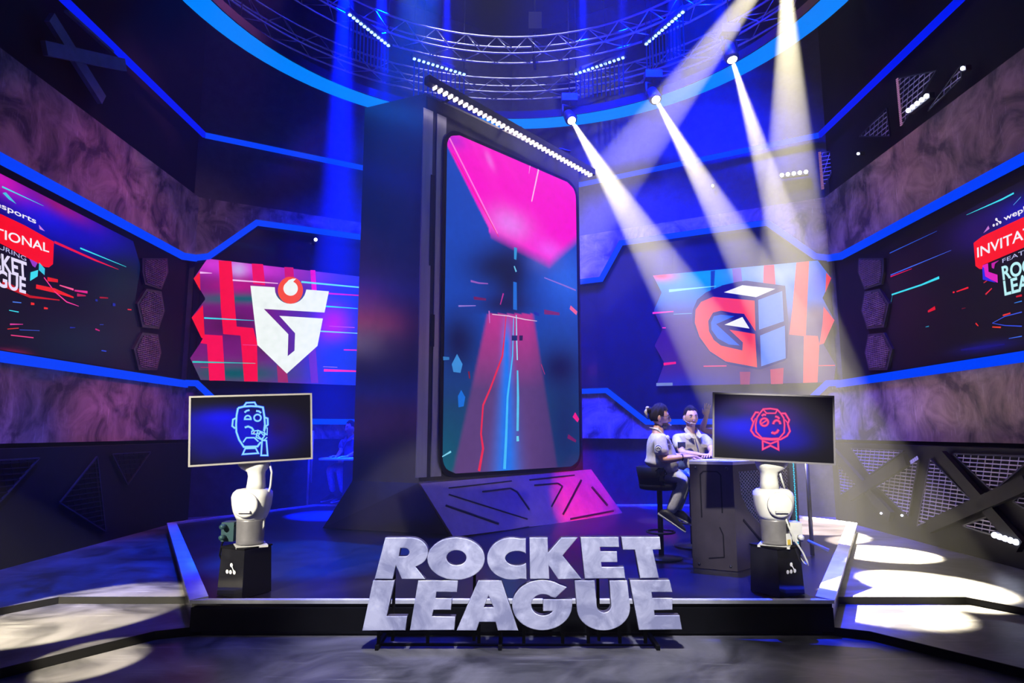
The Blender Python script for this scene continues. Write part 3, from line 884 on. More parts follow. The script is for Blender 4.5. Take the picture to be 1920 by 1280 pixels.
bulb_row(SR, (1703, 207), (1737, 180), 5, .03, 'bar of five white bulbs high on the right wall')
bulb_row(BR, (1466, 328), (1511, 322), 5, .034, 'bar of five white bulbs glowing through the beam on the back wall')
bulb_row(LSR, (1865, 1003), (1905, 1016), 5, .03, 'bar of five white bulbs low on the right wall near the floor')
bulb_row(SR, (1805, 128), (1805, 128), 1, .024, 'single small white lamp high near the right edge')
bulb_row(SR, (1609, 288), (1609, 288), 1, .02, 'single small white lamp on the right wall just over the concrete band')
bulb_row(BR, (1336, 348), (1336, 348), 1, .024, 'single small white lamp beside the middle beam on the back wall')
bulb_row(LSR, (1652, 962), (1652, 962), 1, .014, 'left one of two tiny lamps low beside the platform corner')
bulb_row(LSR, (1691, 966), (1691, 966), 1, .014, 'right one of two tiny lamps low beside the platform corner')
bulb_row(BL, (592, 449), (592, 449), 1, .03, 'single small white lamp above the shield screen')

# ------------------------------------------------------------------ PLATFORM
PZ = .23
hexp = [(-2.42, 5.09), (2.42, 5.09), (4.80, 9.28), (3.45, 11.62), (-3.45, 11.62), (-4.80, 9.28)]
pf = thing('stage_platform', 'low black hexagonal stage platform with a pale edge trim', 'platform', (0, 8.5, .0))
m = MB(); m.prism([(x * .995, (y - 8.5) * .995 + 8.5) for x, y in hexp], .0, PZ - .004); obj('platform_deck', m, M_deck, pf)
for i in range(6):
    a, b = Vector(hexp[i]), Vector(hexp[(i + 1) % 6]); c = Vector((0, 8.6)); wd = .13 if i in (1, 5) else .055
    ia = a + (c - a).normalized() * wd * 1.15; ib = b + (c - b).normalized() * wd * 1.15
    if i == 0: ia = Vector((a.x + .1, a.y + .055)); ib = Vector((b.x - .1, b.y + .055))
    m = MB(); m.prism([tuple(a), tuple(b), tuple(ib), tuple(ia)], PZ - .004, PZ + .022)
    obj('edge_trim', m, M_trim, pf)
m = MB(); m.box((0, 5.085, .115), 4.8, .02, .17); obj('front_fascia', m, M_black, pf)

# ------------------------------------------------------------------ TOWER WITH PHONE SCREEN
tw = thing('phone_tower', 'tall black tower in the middle of the stage carrying an upright phone-shaped screen', 'tower', (-.3, 9.2, PZ))
e = TW.w(3.26, 0); k0 = TW.w(0, 0)
foot = [(k0.x, k0.y), (e.x, e.y), (e.x - .9, e.y + .9), (-1.35, 10.4), (-2.062, 8.55)]
m = MB()
n = len(foot); ctop = 6.0
flare = [(-.80, 8.36), (1.42, 10.50), (e.x - .7, e.y + 1.0), (-1.7, 10.7), (-2.53, 8.92)]
vs = [(x, y, PZ + .001) for x, y in flare] + [(x, y, .88) for x, y in foot] + [(x, y, 6.0) for i, (x, y) in enumerate(foot)]
fs = [tuple(range(n - 1, -1, -1)), tuple(range(2 * n, 3 * n))] + [(j * n + i, j * n + (i + 1) % n, (j + 1) * n + (i + 1) % n, (j + 1) * n + i) for j in (0, 1) for i in range(n)]
m.add(vs, fs)
obj('tower_body', m, M_towers, tw)
# front panel around the screen
m = MB(); m.slab(TW, [(.0, .9), (3.24, .9), (3.24, 5.95), (.0, 5.95)], .002, .03); fp = obj('front_panel', m, M_towerf, tw)
for px0, px1 in ((784, 803), (811, 829)):
    m = MB(); u0 = TW.uz(px0, 500)[0]; u1 = TW.uz(px1, 500)[0]
    m.slab(TW, [(u0, .95), (u1, .95), (u1, 5.75), (u0, 5.75)], .03, .045); obj('steel_strip', m, M_steel, tw, label='vertical steel strip')
m = MB()
for y0, y1 in ((330, 500), (590, 650)):
    a = TW.uz(807, y0); b = TW.uz(807, y1); m.slab(TW, [(a[0] - .03, b[1]), (a[0] + .03, b[1]), (a[0] + .03, a[1]), (a[0] - .03, a[1])], .046, .052)
obj('groove', m, M_black, tw)
# the display
u0, u1, z0, z1, rr = TW.uz(827, 600)[0], TW.uz(1076.5, 600)[0], .975, 5.56, .22
def rrect(u0, u1, z0, z1, r, n=7):
    o = []
    for cx, cz, a0 in ((u1 - r, z1 - r, 0), (u0 + r, z1 - r, 90), (u0 + r, z0 + r, 180), (u1 - r, z0 + r, 270)):
        o += [(cx + r * cos(radians(a0 + 90 * k / n)), cz + r * sin(radians(a0 + 90 * k / n))) for k in range(n + 1)]
    return o
m = MB(); m.slab(TW, rrect(u0 - .05, u1 + .05, z0 - .05, z1 + .05, rr + .04), .03, .07); obj('screen_bezel', m, M_black, tw)
def rowb(side, N=80):
    o = []
    for k in range(N + 1):
        z = z1 + (z0 - z1) * k / N; dz = max(0, rr - (z1 - z), rr - (z - z0)); ins = rr - sqrt(max(0, rr * rr - dz * dz))
        o.append(((u0 + ins) if side == 0 else (u1 - ins), z))
    return o
MAG = srgb(255, 0, 205)
def paint(px, py):
    # magenta light field whose lower edge runs from the top left corner to the right
    c = mixc(srgb(18, 70, 185), srgb(20, 60, 110), (py - 560) / 200)
    c = mixc(c, srgb(4, 90, 110), max(0, (py - 740) / 150) * (1 - min(1, max(0, px - 840) / 90)))
    c = layer(c, [(srgb(40, 100, 225), (1060, 520, 40, 60, -.5)), (srgb(8, 30, 90), (930, 500, 60, 40, 0)), (srgb(10, 20, 75), (860, 640, 40, 60, 0)),
                  (srgb(70, 90, 190), (1020, 490, 30, 20, 0)), (srgb(14, 40, 95), (1060, 800, 30, 90, 0)), (srgb(10, 18, 70), (1050, 690, 40, 40, 0))], px, py)
    # central road
    if py > 588:
        cx = 957; hw = 42 + (py - 588) * .19
        t = (abs(px - cx - (py - 588) * -.03) - hw) / 6
        road = mixc(srgb(190, 50, 140), srgb(92, 62, 120), (py - 600) / 130)
        road = mixc(road, srgb(70, 50, 105), (px - 990) / 60)
        c = mixc(road, c, max(0, min(1, t + .5)))
        bl = blob(px, 0, 950 - (py - 700) * .005, 0, 9 + max(0, py - 660) * .07, 1)
        c = mixc(c, srgb(25, 120, 240), bl * min(1, (py - 580) / 60))
    else:
        d = blob(px, py, 958, 520, 34, 70); c = mixc(c, srgb(6, 14, 46), d * .9)
        d = blob(px, py, 945, 570, 50, 22); c = mixc(c, srgb(20, 10, 50), d * .8)
    # magenta field
    yl = 262 + (px - 833) * 1.98
    yb = min(yl, 430 + max(0, px - 918) * .55 if px < 1035 else 494 - (px - 1035) * 1.2)
    if px > 918: yb = 436 + (px - 918) * .52 if px < 1030 else 494 - (px - 1030) * .9
    t = (yb - py) / (5 if px < 920 else 22) + .5
    mg = MAG
    mg = layer(mg, [(srgb(240, 120, 240), (955, 420, 40, 26, .5)), (srgb(250, 80, 240), (1030, 470, 28, 18, .4)), (srgb(245, 100, 225), (918, 300, 5, 18, -.4)), (srgb(200, 30, 215), (850, 262, 25, 14, .5))], px, py)
    c = mixc(c, mg, t)
    return c
g = MB(); grid(g, TW, rowb(0), rowb(1), 90, 210, .072, paint)
o = .076
D = lambda x, y: (820 + x / 2.611, 400 + y / 2.612)
for pts, wd, c in (([(836, 262), (926, 440)], [3.5, 3], srgb(255, 130, 225)), ([(842, 290), (928, 446)], [1.5, 1.5], srgb(250, 30, 120)), ([(1003, 320), (990, 380)], [3.5, 2.5], srgb(255, 190, 240)), ([(987, 313), (985, 328)], [2, 1], srgb(255, 160, 240)),
                   ([D(318, 505), D(310, 600), D(300, 700), D(240, 860), D(205, 940), D(195, 1080), D(205, 1150), D(185, 1260)], [2, 3, 4, 4, 4, 4, 5, 6], srgb(235, 40, 80)),
                   ([D(355, 515), D(350, 700), D(325, 900), D(318, 1100), D(310, 1250)], [2, 3, 5, 6, 7], srgb(70, 190, 255)),
                   ([D(368, 500), D(370, 620), D(373, 720)], [2, 3, 3], srgb(150, 220, 255)), ([D(374, 770), D(376, 900), D(374, 1065)], [4, 6, 6], srgb(90, 200, 245)),
                   ([D(374, 1090), D(375, 1115)], [6, 7], srgb(110, 215, 245)), ([D(250, 497), D(330, 505), D(410, 522), D(470, 530)], [1.5, 2, 2, 1], srgb(240, 200, 230)),
                   ([D(365, 172), D(363, 230)], [8, 6], srgb(50, 150, 215)), ([D(358, 262), D(368, 290)], [3, 4], srgb(110, 200, 235)), ([D(362, 340), D(362, 475)], [9, 10], srgb(30, 110, 215)),
                   ([D(145, 335), D(185, 345), D(230, 348)], [4, 3, 2], srgb(150, 90, 190)), ([D(85, 457), D(170, 455)], [3, 1.5], srgb(150, 120, 215)), ([D(160, 418), D(220, 425)], [6, 4], srgb(110, 25, 95)),
                   ([D(505, 318), D(600, 355), D(660, 380)], [2, 3, 3], srgb(140, 110, 215)), ([D(632, 462), D(665, 492)], [8, 8], srgb(240, 100, 150)), ([D(505, 485), D(580, 495)], [9, 5], srgb(125, 35, 110)),
                   ([D(650, 985), D(672, 1015)], [12, 8], srgb(240, 25, 130)), ([D(620, 1090), D(660, 1115)], [8, 5], srgb(120, 20, 90)), ([D(5, 1190), D(48, 1165)], [2, 4], srgb(130, 215, 240)),
                   ([D(490, 740), D(508, 790)], [1.5, 1], srgb(210, 50, 110)), ([D(135, 775), D(140, 810)], [4, 3], srgb(130, 20, 50)), ([D(10, 712), D(40, 712)], [7, 5], srgb(50, 120, 190)),
                   ([D(235, 480), D(238, 540)], [3, 2], srgb(200, 110, 200)), ([D(305, 395), D(290, 450)], [3, 2], srgb(200, 50, 150)), ([D(455, 490), D(480, 500)], [6, 5], srgb(20, 40, 170))):
    line_px(g, TW, pts, wd, o, c)
for pts, c in (([(372, 775 - 80), (382, 690), (100, 0)], None),):
    pass
poly_px(g, TW, [D(78, 690), D(105, 740), D(95, 782), D(60, 778), D(52, 740)], o, srgb(60, 140, 215))
poly_px(g, TW, [D(98, 865), D(118, 900), D(110, 945), D(85, 950), D(82, 895)], o, srgb(20, 110, 215))
poly_px(g, TW, [D(345, 600), D(372, 600), D(372, 625), D(345, 625)], o + .002, srgb(25, 40, 110))
poly_px(g, TW, [D(382, 600), D(400, 600), D(398, 625), D(382, 625)], o + .002, srgb(45, 25, 80))
obj('phone_screen', g, M_disp, tw)
# grooved kick panel leaning out at the foot
kA, kB, kC, kD = TW.w(-.0, .89, .03), TW.w(3.2, .9, .03), Vector((1.73, 10.29, PZ + .03)), Vector((-.72, 8.10, PZ + .03))
nk = (kB - kA).cross(kD - kA).normalized()
if nk.y > 0: nk = -nk
kx = (kC - kD).normalized(); kz = nk.cross(kx).normalized(); kz = kz if kz.z > 0 else -kz
def kp(px, py, off):
    d = Vector(ray(px, py)); o_ = Vector((0, 0, H)); t = nk.dot(kA + nk * off - o_) / nk.dot(d)
    return o_ + d * t
def kpoly(mb, pts, o0, o1, mi=0):
    n = len(pts); vs = [kp(*p, o0) for p in pts] + [kp(*p, o0) + nk * (o1 - o0) for p in pts]
    mb.add(vs, [tuple(range(n)), tuple(range(2 * n - 1, n - 1, -1))] + [(i, n + i, n + (i + 1) % n, (i + 1) % n) for i in range(n)], mi)
m = MB(); kpoly(m, [(785, 908), (1106, 881), (1167, 966), (862, 1006), (846, 1006)], 0, .03)
M_kick = mat('kick_panel', (.15, .10, .11), .25, .1, noise=.12)
kick = obj('kick_panel', m, M_kick, tw)
KZ = lambda x, y: (760 + x / 4.364, 860 + y / 4.364)
def kline(pts, wd):
    m = MB()
    for a, b in zip(pts, pts[1:]):
        a = Vector(KZ(*a)); b = Vector(KZ(*b)); d = (b - a).normalized(); q = Vector((-d.y, d.x)) * wd / 2
        kpoly(m, [tuple(a - q), tuple(b - q), tuple(b + q), tuple(a + q)], .031, .036)
    obj('slot', m, M_black, kick)
kline([(1015, 172), (1385, 133)], 2.4); kline([(1055, 215), (1250, 200), (1285, 225), (1195, 390)], 2.6); kline([(1440, 172), (1290, 455)], 3.6)
kline([(1525, 228), (1655, 382)], 3.6); kline([(1350, 492), (1705, 425)], 3.4); kline([(355, 238), (870, 180)], 1.8)
kline([(630, 268), (860, 240), (915, 270), (1015, 415)], 2.6); kline([(355, 290), (1000, 492)], 2); kline([(330, 380), (765, 530)], 3.4); kline([(560, 640), (1010, 556)], 2.6)

# LED batten over the phone
b0, b1 = TW.uz(812, 165, .3), TW.uz(1103, 328, .3)
lb = thing('led_batten', 'long white LED batten slanting over the phone screen at the top of the tower', 'light bar', TW.w(b0[0], 5.7, .3))
m = MB(); m.slab(TW, [(b0[0] - .12, b0[1] + .01), (b1[0] + .1, b1[1] + .01), (b1[0] + .1, b1[1] + .11), (b0[0] - .12, b0[1] + .11)], .27, .37); obj('batten_housing', m, M_dark, lb)
for q in (.15, .5, .85):
    m = MB(); u = b0[0] + (b1[0] - b0[0]) * q; m.tube([TW.w(u, 5.93, .32), TW.w(u, 6.05, .1), TW.w(u, 6.02, -.05)], .02); obj('bracket', m, M_dark, lb)
NL = 38
for k in range(NL):
    t_ = k / (NL - 1); u = b0[0] + (b1[0] - b0[0]) * t_; z = b0[1] + (b1[1] - b0[1]) * t_
    m = MB(); r_ = .017 if (k * 7) % 5 else .011
    m.slab(TW, [(u - r_ * .7, z - .035), (u + r_ * .7, z - .035), (u + r_, z + .01), (u - r_, z + .01)], .30, .372); obj('led_lens', m, M_hot, lb)

# ------------------------------------------------------------------ RING LIGHT, TRUSSES, HANGING BATTENS
RZ, RC, RR = 7.5, (.05, 7.5), 4.75
def annulus(mb, c, r0, r1, z0, z1, n=96, a0=0, a1=2 * pi, mi=0):
    full = a1 - a0 > 6.28
    vs = []
    for k in range(n + (0 if full else 1)):
        a = a0 + (a1 - a0) * k / n
        for r in (r0, r1):
            for z in (z0, z1): vs.append((c[0] + r * cos(a), c[1] + r * sin(a), z))
    N = n if full else n
    fs = []
    M_ = len(vs) // 4
    for k in range(N):
        i, j = k * 4, ((k + 1) % M_) * 4
        fs += [(i, j, j + 2, i + 2), (i + 1, i + 3, j + 3, j + 1), (i + 2, j + 2, j + 3, i + 3), (i, i + 1, j + 1, j)]
    mb.add(vs, fs, mi, False)
rg = thing('ring_light', 'large circular light-blue halo ring hanging over the stage', 'ring light', (RC[0], RC[1], RZ))
m = MB(); annulus(m, RC, RR - .36, RR, RZ, RZ + .03); obj('glowing_face', m, M_ring, rg)
m = MB(); annulus(m, RC, RR - .38, RR + .02, RZ + .03, RZ + .18); obj('ring_housing', m, M_black, rg)
for k in range(8):
    a = pi / 8 + k * pi / 4; m = MB(); m.tube([(RC[0] + 4.6 * cos(a), RC[1] + 4.6 * sin(a), RZ + .17), (RC[0] + 4.6 * cos(a), RC[1] + 4.6 * sin(a), 10.5)], .008, 5); obj('hanging_cable', m, M_dark, rg)


def ring_truss(c, R, z, sz, label):
    t = thing('circular_truss', label, 'truss', (c[0], c[1], z))
    for dr, dz in ((0, 0), (sz, 0), (0, sz), (sz, sz)):
        m = MB(); n = 80
        pts = [(c[0] + (R + dr) * cos(2 * pi * k / n), c[1] + (R + dr) * sin(2 * pi * k / n), z + dz) for k in range(n + 1)]
        m.tube(pts, .022, 6, cap=False); obj('chord', m, M_truss, t)
    nb = 44; far = []
    for k in range(nb):
        a0 = 2 * pi * k / nb; a1 = 2 * pi * (k + 1) / nb; am = (a0 + a1) / 2
        P = lambda a, r, zz: (c[0] + (R + r) * cos(a), c[1] + (R + r) * sin(a), z + zz)
        m = MB()
        for A, B in ((P(a0, 0, 0), P(am, 0, sz)), (P(am, 0, sz), P(a1, 0, 0)), (P(a0, 0, 0), P(am, sz, 0)), (P(am, sz, 0), P(a1, 0, 0)), (P(a0, sz, sz), P(am, 0, sz))):
            m.tube([A, B], .011, 5)
        obj('brace', m, M_truss, t)


ring_truss((0, 7.5), 4.15, 8.75, .34, 'inner of the two circular aluminium trusses above the ring light')
ring_truss((0, 7.5), 5.05, 8.45, .30, 'outer of the two circular aluminium trusses, just above the ring light')

bz = 8.6
for (a, b_), lab in zip((((656, 30), (728, 87)), ((777, 112), (870, 141)), ((1080, 140), (1168, 110)), ((1212, 84), (1280, 25))),
                        ('hanging blue LED batten with beams modelled as rods, far left one of four', 'hanging blue LED batten with beams modelled as rods, above the left end of the tower batten',
                         'hanging blue LED batten with beams modelled as rods, right of the tower top', 'hanging blue LED batten with beams modelled as rods, far right one of four')):
    A = onz(*a, bz); B = onz(*b_, bz); n = 12; d = (B - A).normalized()
    t = thing('blue_batten', lab, 'light bar', tuple((A + B) / 2), 'blue LED battens under the ceiling')
    m = MB(); ang = atan2(d.y, d.x); m.box((A + B) / 2 + Vector((0, 0, .07)), (B - A).length + .12, .1, .08, ang); obj('batten_housing', m, M_dark, t)
    m = MB(); m.tube([A + Vector((0, 0, .1)), A + Vector((0, 0, 1.95))], .01, 5); m.tube([B + Vector((0, 0, .1)), B + Vector((0, 0, 1.95))], .01, 5); obj('hanging_cable', m, M_dark, t)
    for k in range(n):
        p = A + (B - A) * (k / (n - 1))
        m = MB(); m.box(p + Vector((0, 0, .02)), .045, .045, .035, ang); obj('led_lens', m, M_blubulb, t)
        m = MB(); ln = .5 + .25 * (k / n if a[0] > 960 else 1 - k / n)
        m.tube([p - Vector((0, 0, .02)), p - Vector((0, 0, ln))], .013, 6); obj('beam_rod', m, M_beamrod, t)  # glowing rod stands in for the narrow beam below each lens

# central hoist cluster
ho = thing('cable_cluster', 'dark cluster of hoist and cables hanging at the centre of the trusses', 'hoist', (.45, 11.6, 8.5))
m = MB(); m.box((.45, 11.7, 9.4), .25, .25, .35); obj('hoist_body', m, M_black, ho)
m = MB(); m.tube([(.45, 11.7, 10.5), (.45, 11.7, 9.5)], .02, 6); m.tube([(.45, 11.7, 9.3), (.4, 11.75, 8.9), (.45, 11.7, 8.45)], .03, 6); obj('cable', m, M_black, ho)

# ------------------------------------------------------------------ MOVING HEADS AND THEIR BEAMS
WARM = (1.0, .89, .60)


def moving_head(src, tgt, power, deg, label, lens=True, blend=.25, col=WARM, group=None):
    src = Vector(src); tgt = Vector(tgt); d = (tgt - src).normalized()
    spot('beam', tuple(src + d * .03), tuple(tgt), power, col, deg, blend, .03)
    if src.z > 7.6 or src.y < 3: return      # fixture itself stands outside the photo
    t = thing('moving_head_light', label, 'stage light', tuple(src), group)
    R = d.to_track_quat('Z', 'Y').to_matrix()
    m = MB(); rings = []
    for zz, r in ((-.32, .07), (-.28, .10), (-.05, .115), (0, .10)):
        rings.append([src + R @ Vector((r * cos(a * pi / 8), r * sin(a * pi / 8), zz)) for a in range(16)])
    m.loft(rings); obj('lamp_head', m, M_dark, t)
    m = MB(); rings = [[src + R @ Vector((r * cos(a * pi / 8), r * sin(a * pi / 8), zz)) for a in range(16)] for zz, r in ((.001, .075), (.012, .06))]
    m.loft(rings); obj('lens', m, M_warm, t)
    m = MB(); x = R @ Vector((1, 0, 0)); x.z = 0; x = x.normalized() * .14; c = src - d * .16
    m.tube([c + x, c + x + Vector((0, 0, .22)), c - x + Vector((0, 0, .22)), c - x], .022, 6); m.tube([c + Vector((0, 0, .22)), c + Vector((0, 0, .5))], .03, 8); m.tube([c + Vector((0, 0, .5)), (c.x, c.y, 10.5)], .012, 6); obj('yoke', m, M_dark, t)
    m = MB(); m.box(c + Vector((0, 0, .36)), .3, .22, .14); obj('lamp_base', m, M_dark, t)


LZ = 7.35
BP = 140000
G5 = None
moving_head(onz(1072, 226, LZ), onz(1625, 1130, .06), BP * 1.15, 7.6, 'leftmost of the three moving lamps shining from under the blue ring')
moving_head(onz(1230, 187, LZ), onz(1745, 1100, .1), BP * 1.15, 7.8, 'middle of the three moving lamps shining from under the blue ring')
moving_head(onz(1373, 112, LZ), onz(1655, 1040, .1), BP * 1.25, 9.0, 'rightmost of the three moving lamps shining from under the blue ring')
moving_head((4.15, 8.0, 8.6), ony(985, 560, 12.9), BP * 2.2, 13.0, 'moving lamp above the right part of the ring, aimed down left at the tower')
moving_head((4.0, 8.6, 8.6), onz(1500, 985, .23), BP * 1.8, 12.0, 'moving lamp above the ring shining almost straight down at the right robot')
# left side: lamp behind the top of the frame that throws the pools on the left floor
moving_head((-4.9, 1.4, 3.4), onz(130, 1158, .06), 14000, 13.0, 'moving lamp low at the left of the studio front aimed at the left floor', blend=.12)
moving_head((-3.6, 1.2, 3.4), onz(170, 1243, .0), 8000, 6.5, 'moving lamp at the studio front aimed at the floor before the left step', blend=.12)

# ------------------------------------------------------------------ ROOM LIGHTING (lamps beyond the frame, plus added fills)
BLUE = (.0, .006, 1.0)
for x, y, tx, ty, p, dg in ((-2.9, 10.3, -2.75, 10.4, 1300000, 9), (-2.4, 10.9, -2.3, 11.1, 600000, 8), (2.9, 10.6, 2.85, 11.4, 300000, 8), (3.6, 10.2, 3.5, 10.9, 260000, 7), (2.1, 11.3, 2.1, 12.0, 90000, 8),
                            (1.4, 11.8, 1.45, 12.3, 110000, 11), (-1.3, 11.9, -1.3, 12.4, 110000, 11)):
    spot('blue_wash', (x, y, 10.3), (tx, ty, 0), p, BLUE, dg, .5, .06)
for u_, p_ in ((.12, 3500), (.75, 2200), (1.3, 1500), (2.0, 1500), (2.7, 1400)):      # pixels of the tower batten that throw visible rays
    a_ = TW.w(u_, 5.85 - u_ * .06, .36); b_ = TW.w(u_ + 1.3, 3.6, .75)
    spot('batten_ray', tuple(a_), tuple(b_), p_, (.9, .85, 1.0), 7, .6, .02)
# broad blue wash on the back walls and stage
area('blue_back_wash', (1.9, 9.0, 9.9), (2.1, 12.6, 2.8), 3600, BLUE, 3, 1.0, 75)
area('blue_back_wash_left', (-1.6, 9.2, 9.9), (-1.9, 12.6, 2.8), 900, BLUE, 1.5, 1.0, 60)
area('blue_stage_wash', (-1.5, 6.5, 9.8), (-1.2, 7.4, .2), 160, BLUE, 1.5, 1.5, 40)
spot('truss_fill', (-.6, 9.6, 10.3), (-.2, 11.7, 8.8), 500, (.7, .7, 1.0), 75, .6, .1)  # added unseen spot that brightens the truss chords
spot('blue_floor_left', (-1.0, 8.5, 9.6), (-2.0, 7.0, .2), 45000, (.0, .10, 1.0), 15, .5)
spot('blue_floor_far_left', (-2.0, 5.0, 9.6), (-4.2, 7.2, .1), 13000, (.0, .05, 1.0), 24, .6)
spot('blue_floor_right', (2.5, 8.2, 9.6), (2.3, 6.3, .2), 40000, (.0, .02, 1.0), 18, .5)
# violet washes on the concrete bands
for sx in (-1, 1):
    for yy, pw in ((5.6, 300), (8.6, 420)):
        spot('violet_wash', (sx * 3.2, yy, 9.2), (sx * 5.42, yy + .6, 4.9), pw * (2.4 if sx < 0 else .8), (1.0, .24, .80), 46, .9, .2)
        spot('violet_low_wash', (sx * 2.4, yy, 6.0), (sx * 5.42, yy + .4, 2.05), pw * (1.7 if sx < 0 else .6), (.95, .24, .85), 32, .9, .2)
spot('pink_corner_wash', (1.0, 4.5, 9.0), (-5.3, 10.2, 4.9), 700, (1.0, .5, .72), 19, .9, .2)
# white front light on sign, robots, platform edge
spot('front_key', (-.2, 2.2, 7.2), (0, 4.8, .3), 4200, (.78, .80, 1.0), 27, .5, .12)
spot('front_floor', (.2, 2.2, 6.4), (.1, 4.25, 0), 700, (1.0, .95, .82), 48, .8, .15)
spot('added_pink_fill', (1.72, 6.75, .42), (1.2, 9.4, .45), 3600, (1.0, .0, .05), 25, .8, .05)  # unseen lamp added behind the desk end to redden the kick panel
spot('robot_key_left', (-4.0, .9, 3.2), (-2.12, 5.3, 1.2), 3000, (1.0, .93, .75), 21, .4, .08)
spot('robot_key_right', (.7, .9, 3.8), (2.14, 5.35, 1.15), 2500, (1.0, .95, .80), 15, .4, .08)
spot('people_key', (.2, 4.0, 8.6), (1.9, 7.1, 1.3), 4500, (1.0, .90, .80), 12, .5, .1)
spot('people_cool', (-1.8, 8.2, 8.0), (1.8, 7.2, 1.3), 3000, (.25, .4, 1.0), 16, .5, .1)

# ================================================================== METAL SIGN
sg = thing('letter_sign', 'freestanding brushed metal sign reading ROCKET LEAGUE on a black frame in front of the platform', 'sign', (0, 4.8, 0))
SZ = lambda x, y: SIGN.uz(660 + x / 3.0, 860 + y / 3.0)
def ell(cx, cy, rx, ry, a0=0, a1=360, n=36):
    return [(cx + rx * cos(radians(a0 + (a1 - a0) * k / n)), cy + ry * sin(radians(a0 + (a1 - a0) * k / n))) for k in range(n + (0 if abs(a1 - a0) == 360 else 1))]
letters = [
    ('R', [[(187, 443), (330, 443)] + ell(330, 526, 98, 83, -90, 70, 14) + [(358, 608), (412, 677), (280, 677), (246, 600), (228, 677), (127, 675)],
           [(272, 503), (298, 503)] + ell(298, 526, 24, 23, -80, 80, 8) + [(298, 549), (263, 549)]]),
    ('O', [ell(585, 562, 162, 120), ell(587, 557, 56, 42)]),
    ('C', [[(978, 448)] + ell(900, 562, 140, 119, -70, -290, 30) + [(982, 678), (980, 596)] + ell(928, 560, 66, 41, 40, 320, 20) + [(978, 524)]]),
    ('K', [[(998, 443), (1100, 443), (1103, 528), (1178, 443), (1270, 443), (1185, 545), (1290, 675), (1160, 678), (1107, 600), (1110, 676), (1002, 676)]]),
    ('E', [[(1285, 441), (1500, 441), (1503, 497), (1395, 497), (1398, 520), (1490, 520), (1494, 582), (1402, 582), (1405, 608), (1530, 608), (1537, 672), (1310, 675)]]),
    ('T', [[(1515, 440), (1732, 440), (1738, 510), (1692, 512), (1727, 670), (1622, 672), (1592, 512), (1525, 512)]]),
    ('L', [[(118, 684), (240, 684), (195, 885), (310, 885), (300, 965), (57, 967)]]),
    ('E', [[(372, 684), (597, 684), (590, 750), (475, 749), (470, 783), (562, 785), (556, 850), (458, 850), (450, 885), (582, 888), (575, 963), (325, 965)]]),
    ('A', [[(710, 684), (840, 684), (935, 966), (820, 966), (808, 918), (716, 918), (700, 966), (588, 966)], [(768, 770), (796, 835), (742, 835)]]),
    ('G', [[(1210, 722), (1145, 783)] + ell(1075, 822, 67, 60, -48, -338 + 20, 20) + [(1128, 857), (1075, 857), (1075, 790), (1240, 790)] + ell(1070, 823, 169, 142, 4, 305, 36)]),
    ('U', [[(1252, 684), (1365, 684), (1377, 825)] + ell(1418, 825, 41, 40, 175, 5, 10) + [(1448, 684), (1548, 684), (1565, 835)] + ell(1415, 840, 150, 126, 0, 180, 22)]),
    ('E', [[(1562, 682), (1787, 682), (1803, 750), (1685, 750), (1690, 783), (1803, 783), (1803, 850), (1700, 852), (1703, 880), (1843, 880), (1857, 960), (1615, 963)]])]
for k, (ch, outs) in enumerate(letters):
    loops = [[SZ(*p) for p in o_] for o_ in outs]
    me = curve_mesh(loops, extrude=.03, bevel=.004)
    m = MB()
    vs = [Vector((v.co.x, 4.74 + .034 - v.co.z, v.co.y)) for v in me.vertices]
    m.add(vs, [tuple(p.vertices) for p in me.polygons])
    for i, p in enumerate(me.polygons):
        m.m[i] = 0 if abs(p.normal.z) > .35 else 1
        m.m[i] = 0 if p.center.z > .029 else 1
    bpy.data.meshes.remove(me)
    obj('letter', m, [M_letter, M_letters], sg)
zf = .03
m = MB(); m.tube([ony(708, 1208, 4.86), ony(1232, 1211, 4.86)], .013, 6); obj('frame_rail', m, M_black, sg)
for px in (710, 802, 898, 938, 982, 1055, 1103, 1162, 1210):
    a = ony(px, 1170, 4.80); m = MB(); m.box((a.x, 4.815, (a.z + zf) / 2), .022, .022, a.z - zf); obj('leg', m, M_black, sg)
for px in (712, 938, 1228):
    a = ony(px, 1208, 4.86); m = MB(); m.box((a.x, 4.90, .016), .025, .30, .03); obj('foot', m, M_black, sg)
for a, b_ in (((890, 1090), (890, 1120)), ((1120, 1080), (1120, 1110)), ((740, 1080), (740, 1110))):
    A = ony(a[0], 1065, 4.83); m = MB(); m.box((A.x, 4.82, .32), .02, .02, .55); obj('upright', m, M_black, sg)

# ================================================================== PEDESTALS, ROBOT ARMS, MONITORS
def emblem(mb, c, ux, uz_, s, n_):
    """three dots and a link"""
    def disc(x, y, r):
        vs = [Vector(c) + ux * (x + r * cos(2 * pi * k / 20)) * s + uz_ * (y + r * sin(2 * pi * k / 20)) * s + n_ * .003 for k in range(20)]
        mb.add(vs, [tuple(range(20))])
    disc(-1.05, -.5, .42); disc(0, -.5, .42); disc(1.15, -.45, .42); disc(.15, .95, .42)
    pts = []
    a = Vector((.15, .95)); b = Vector((1.15, -.45)); d = (b - a).normalized(); q = Vector((-d.y, d.x))
    L = [a + (b - a) * t + q * (.34 - .62 * sin(pi * t) * .38) for t in [k / 8 for k in range(9)]]
    R = [a + (b - a) * t - q * (.34 - .62 * sin(pi * t) * .38) for t in [k / 8 for k in range(9)]]
    vs = [Vector(c) + ux * p.x * s + uz_ * p.y * s + n_ * .0035 for p in L + R]
    mb.add(vs, [(i, i + 1, 9 + i + 1, 9 + i) for i in range(8)])


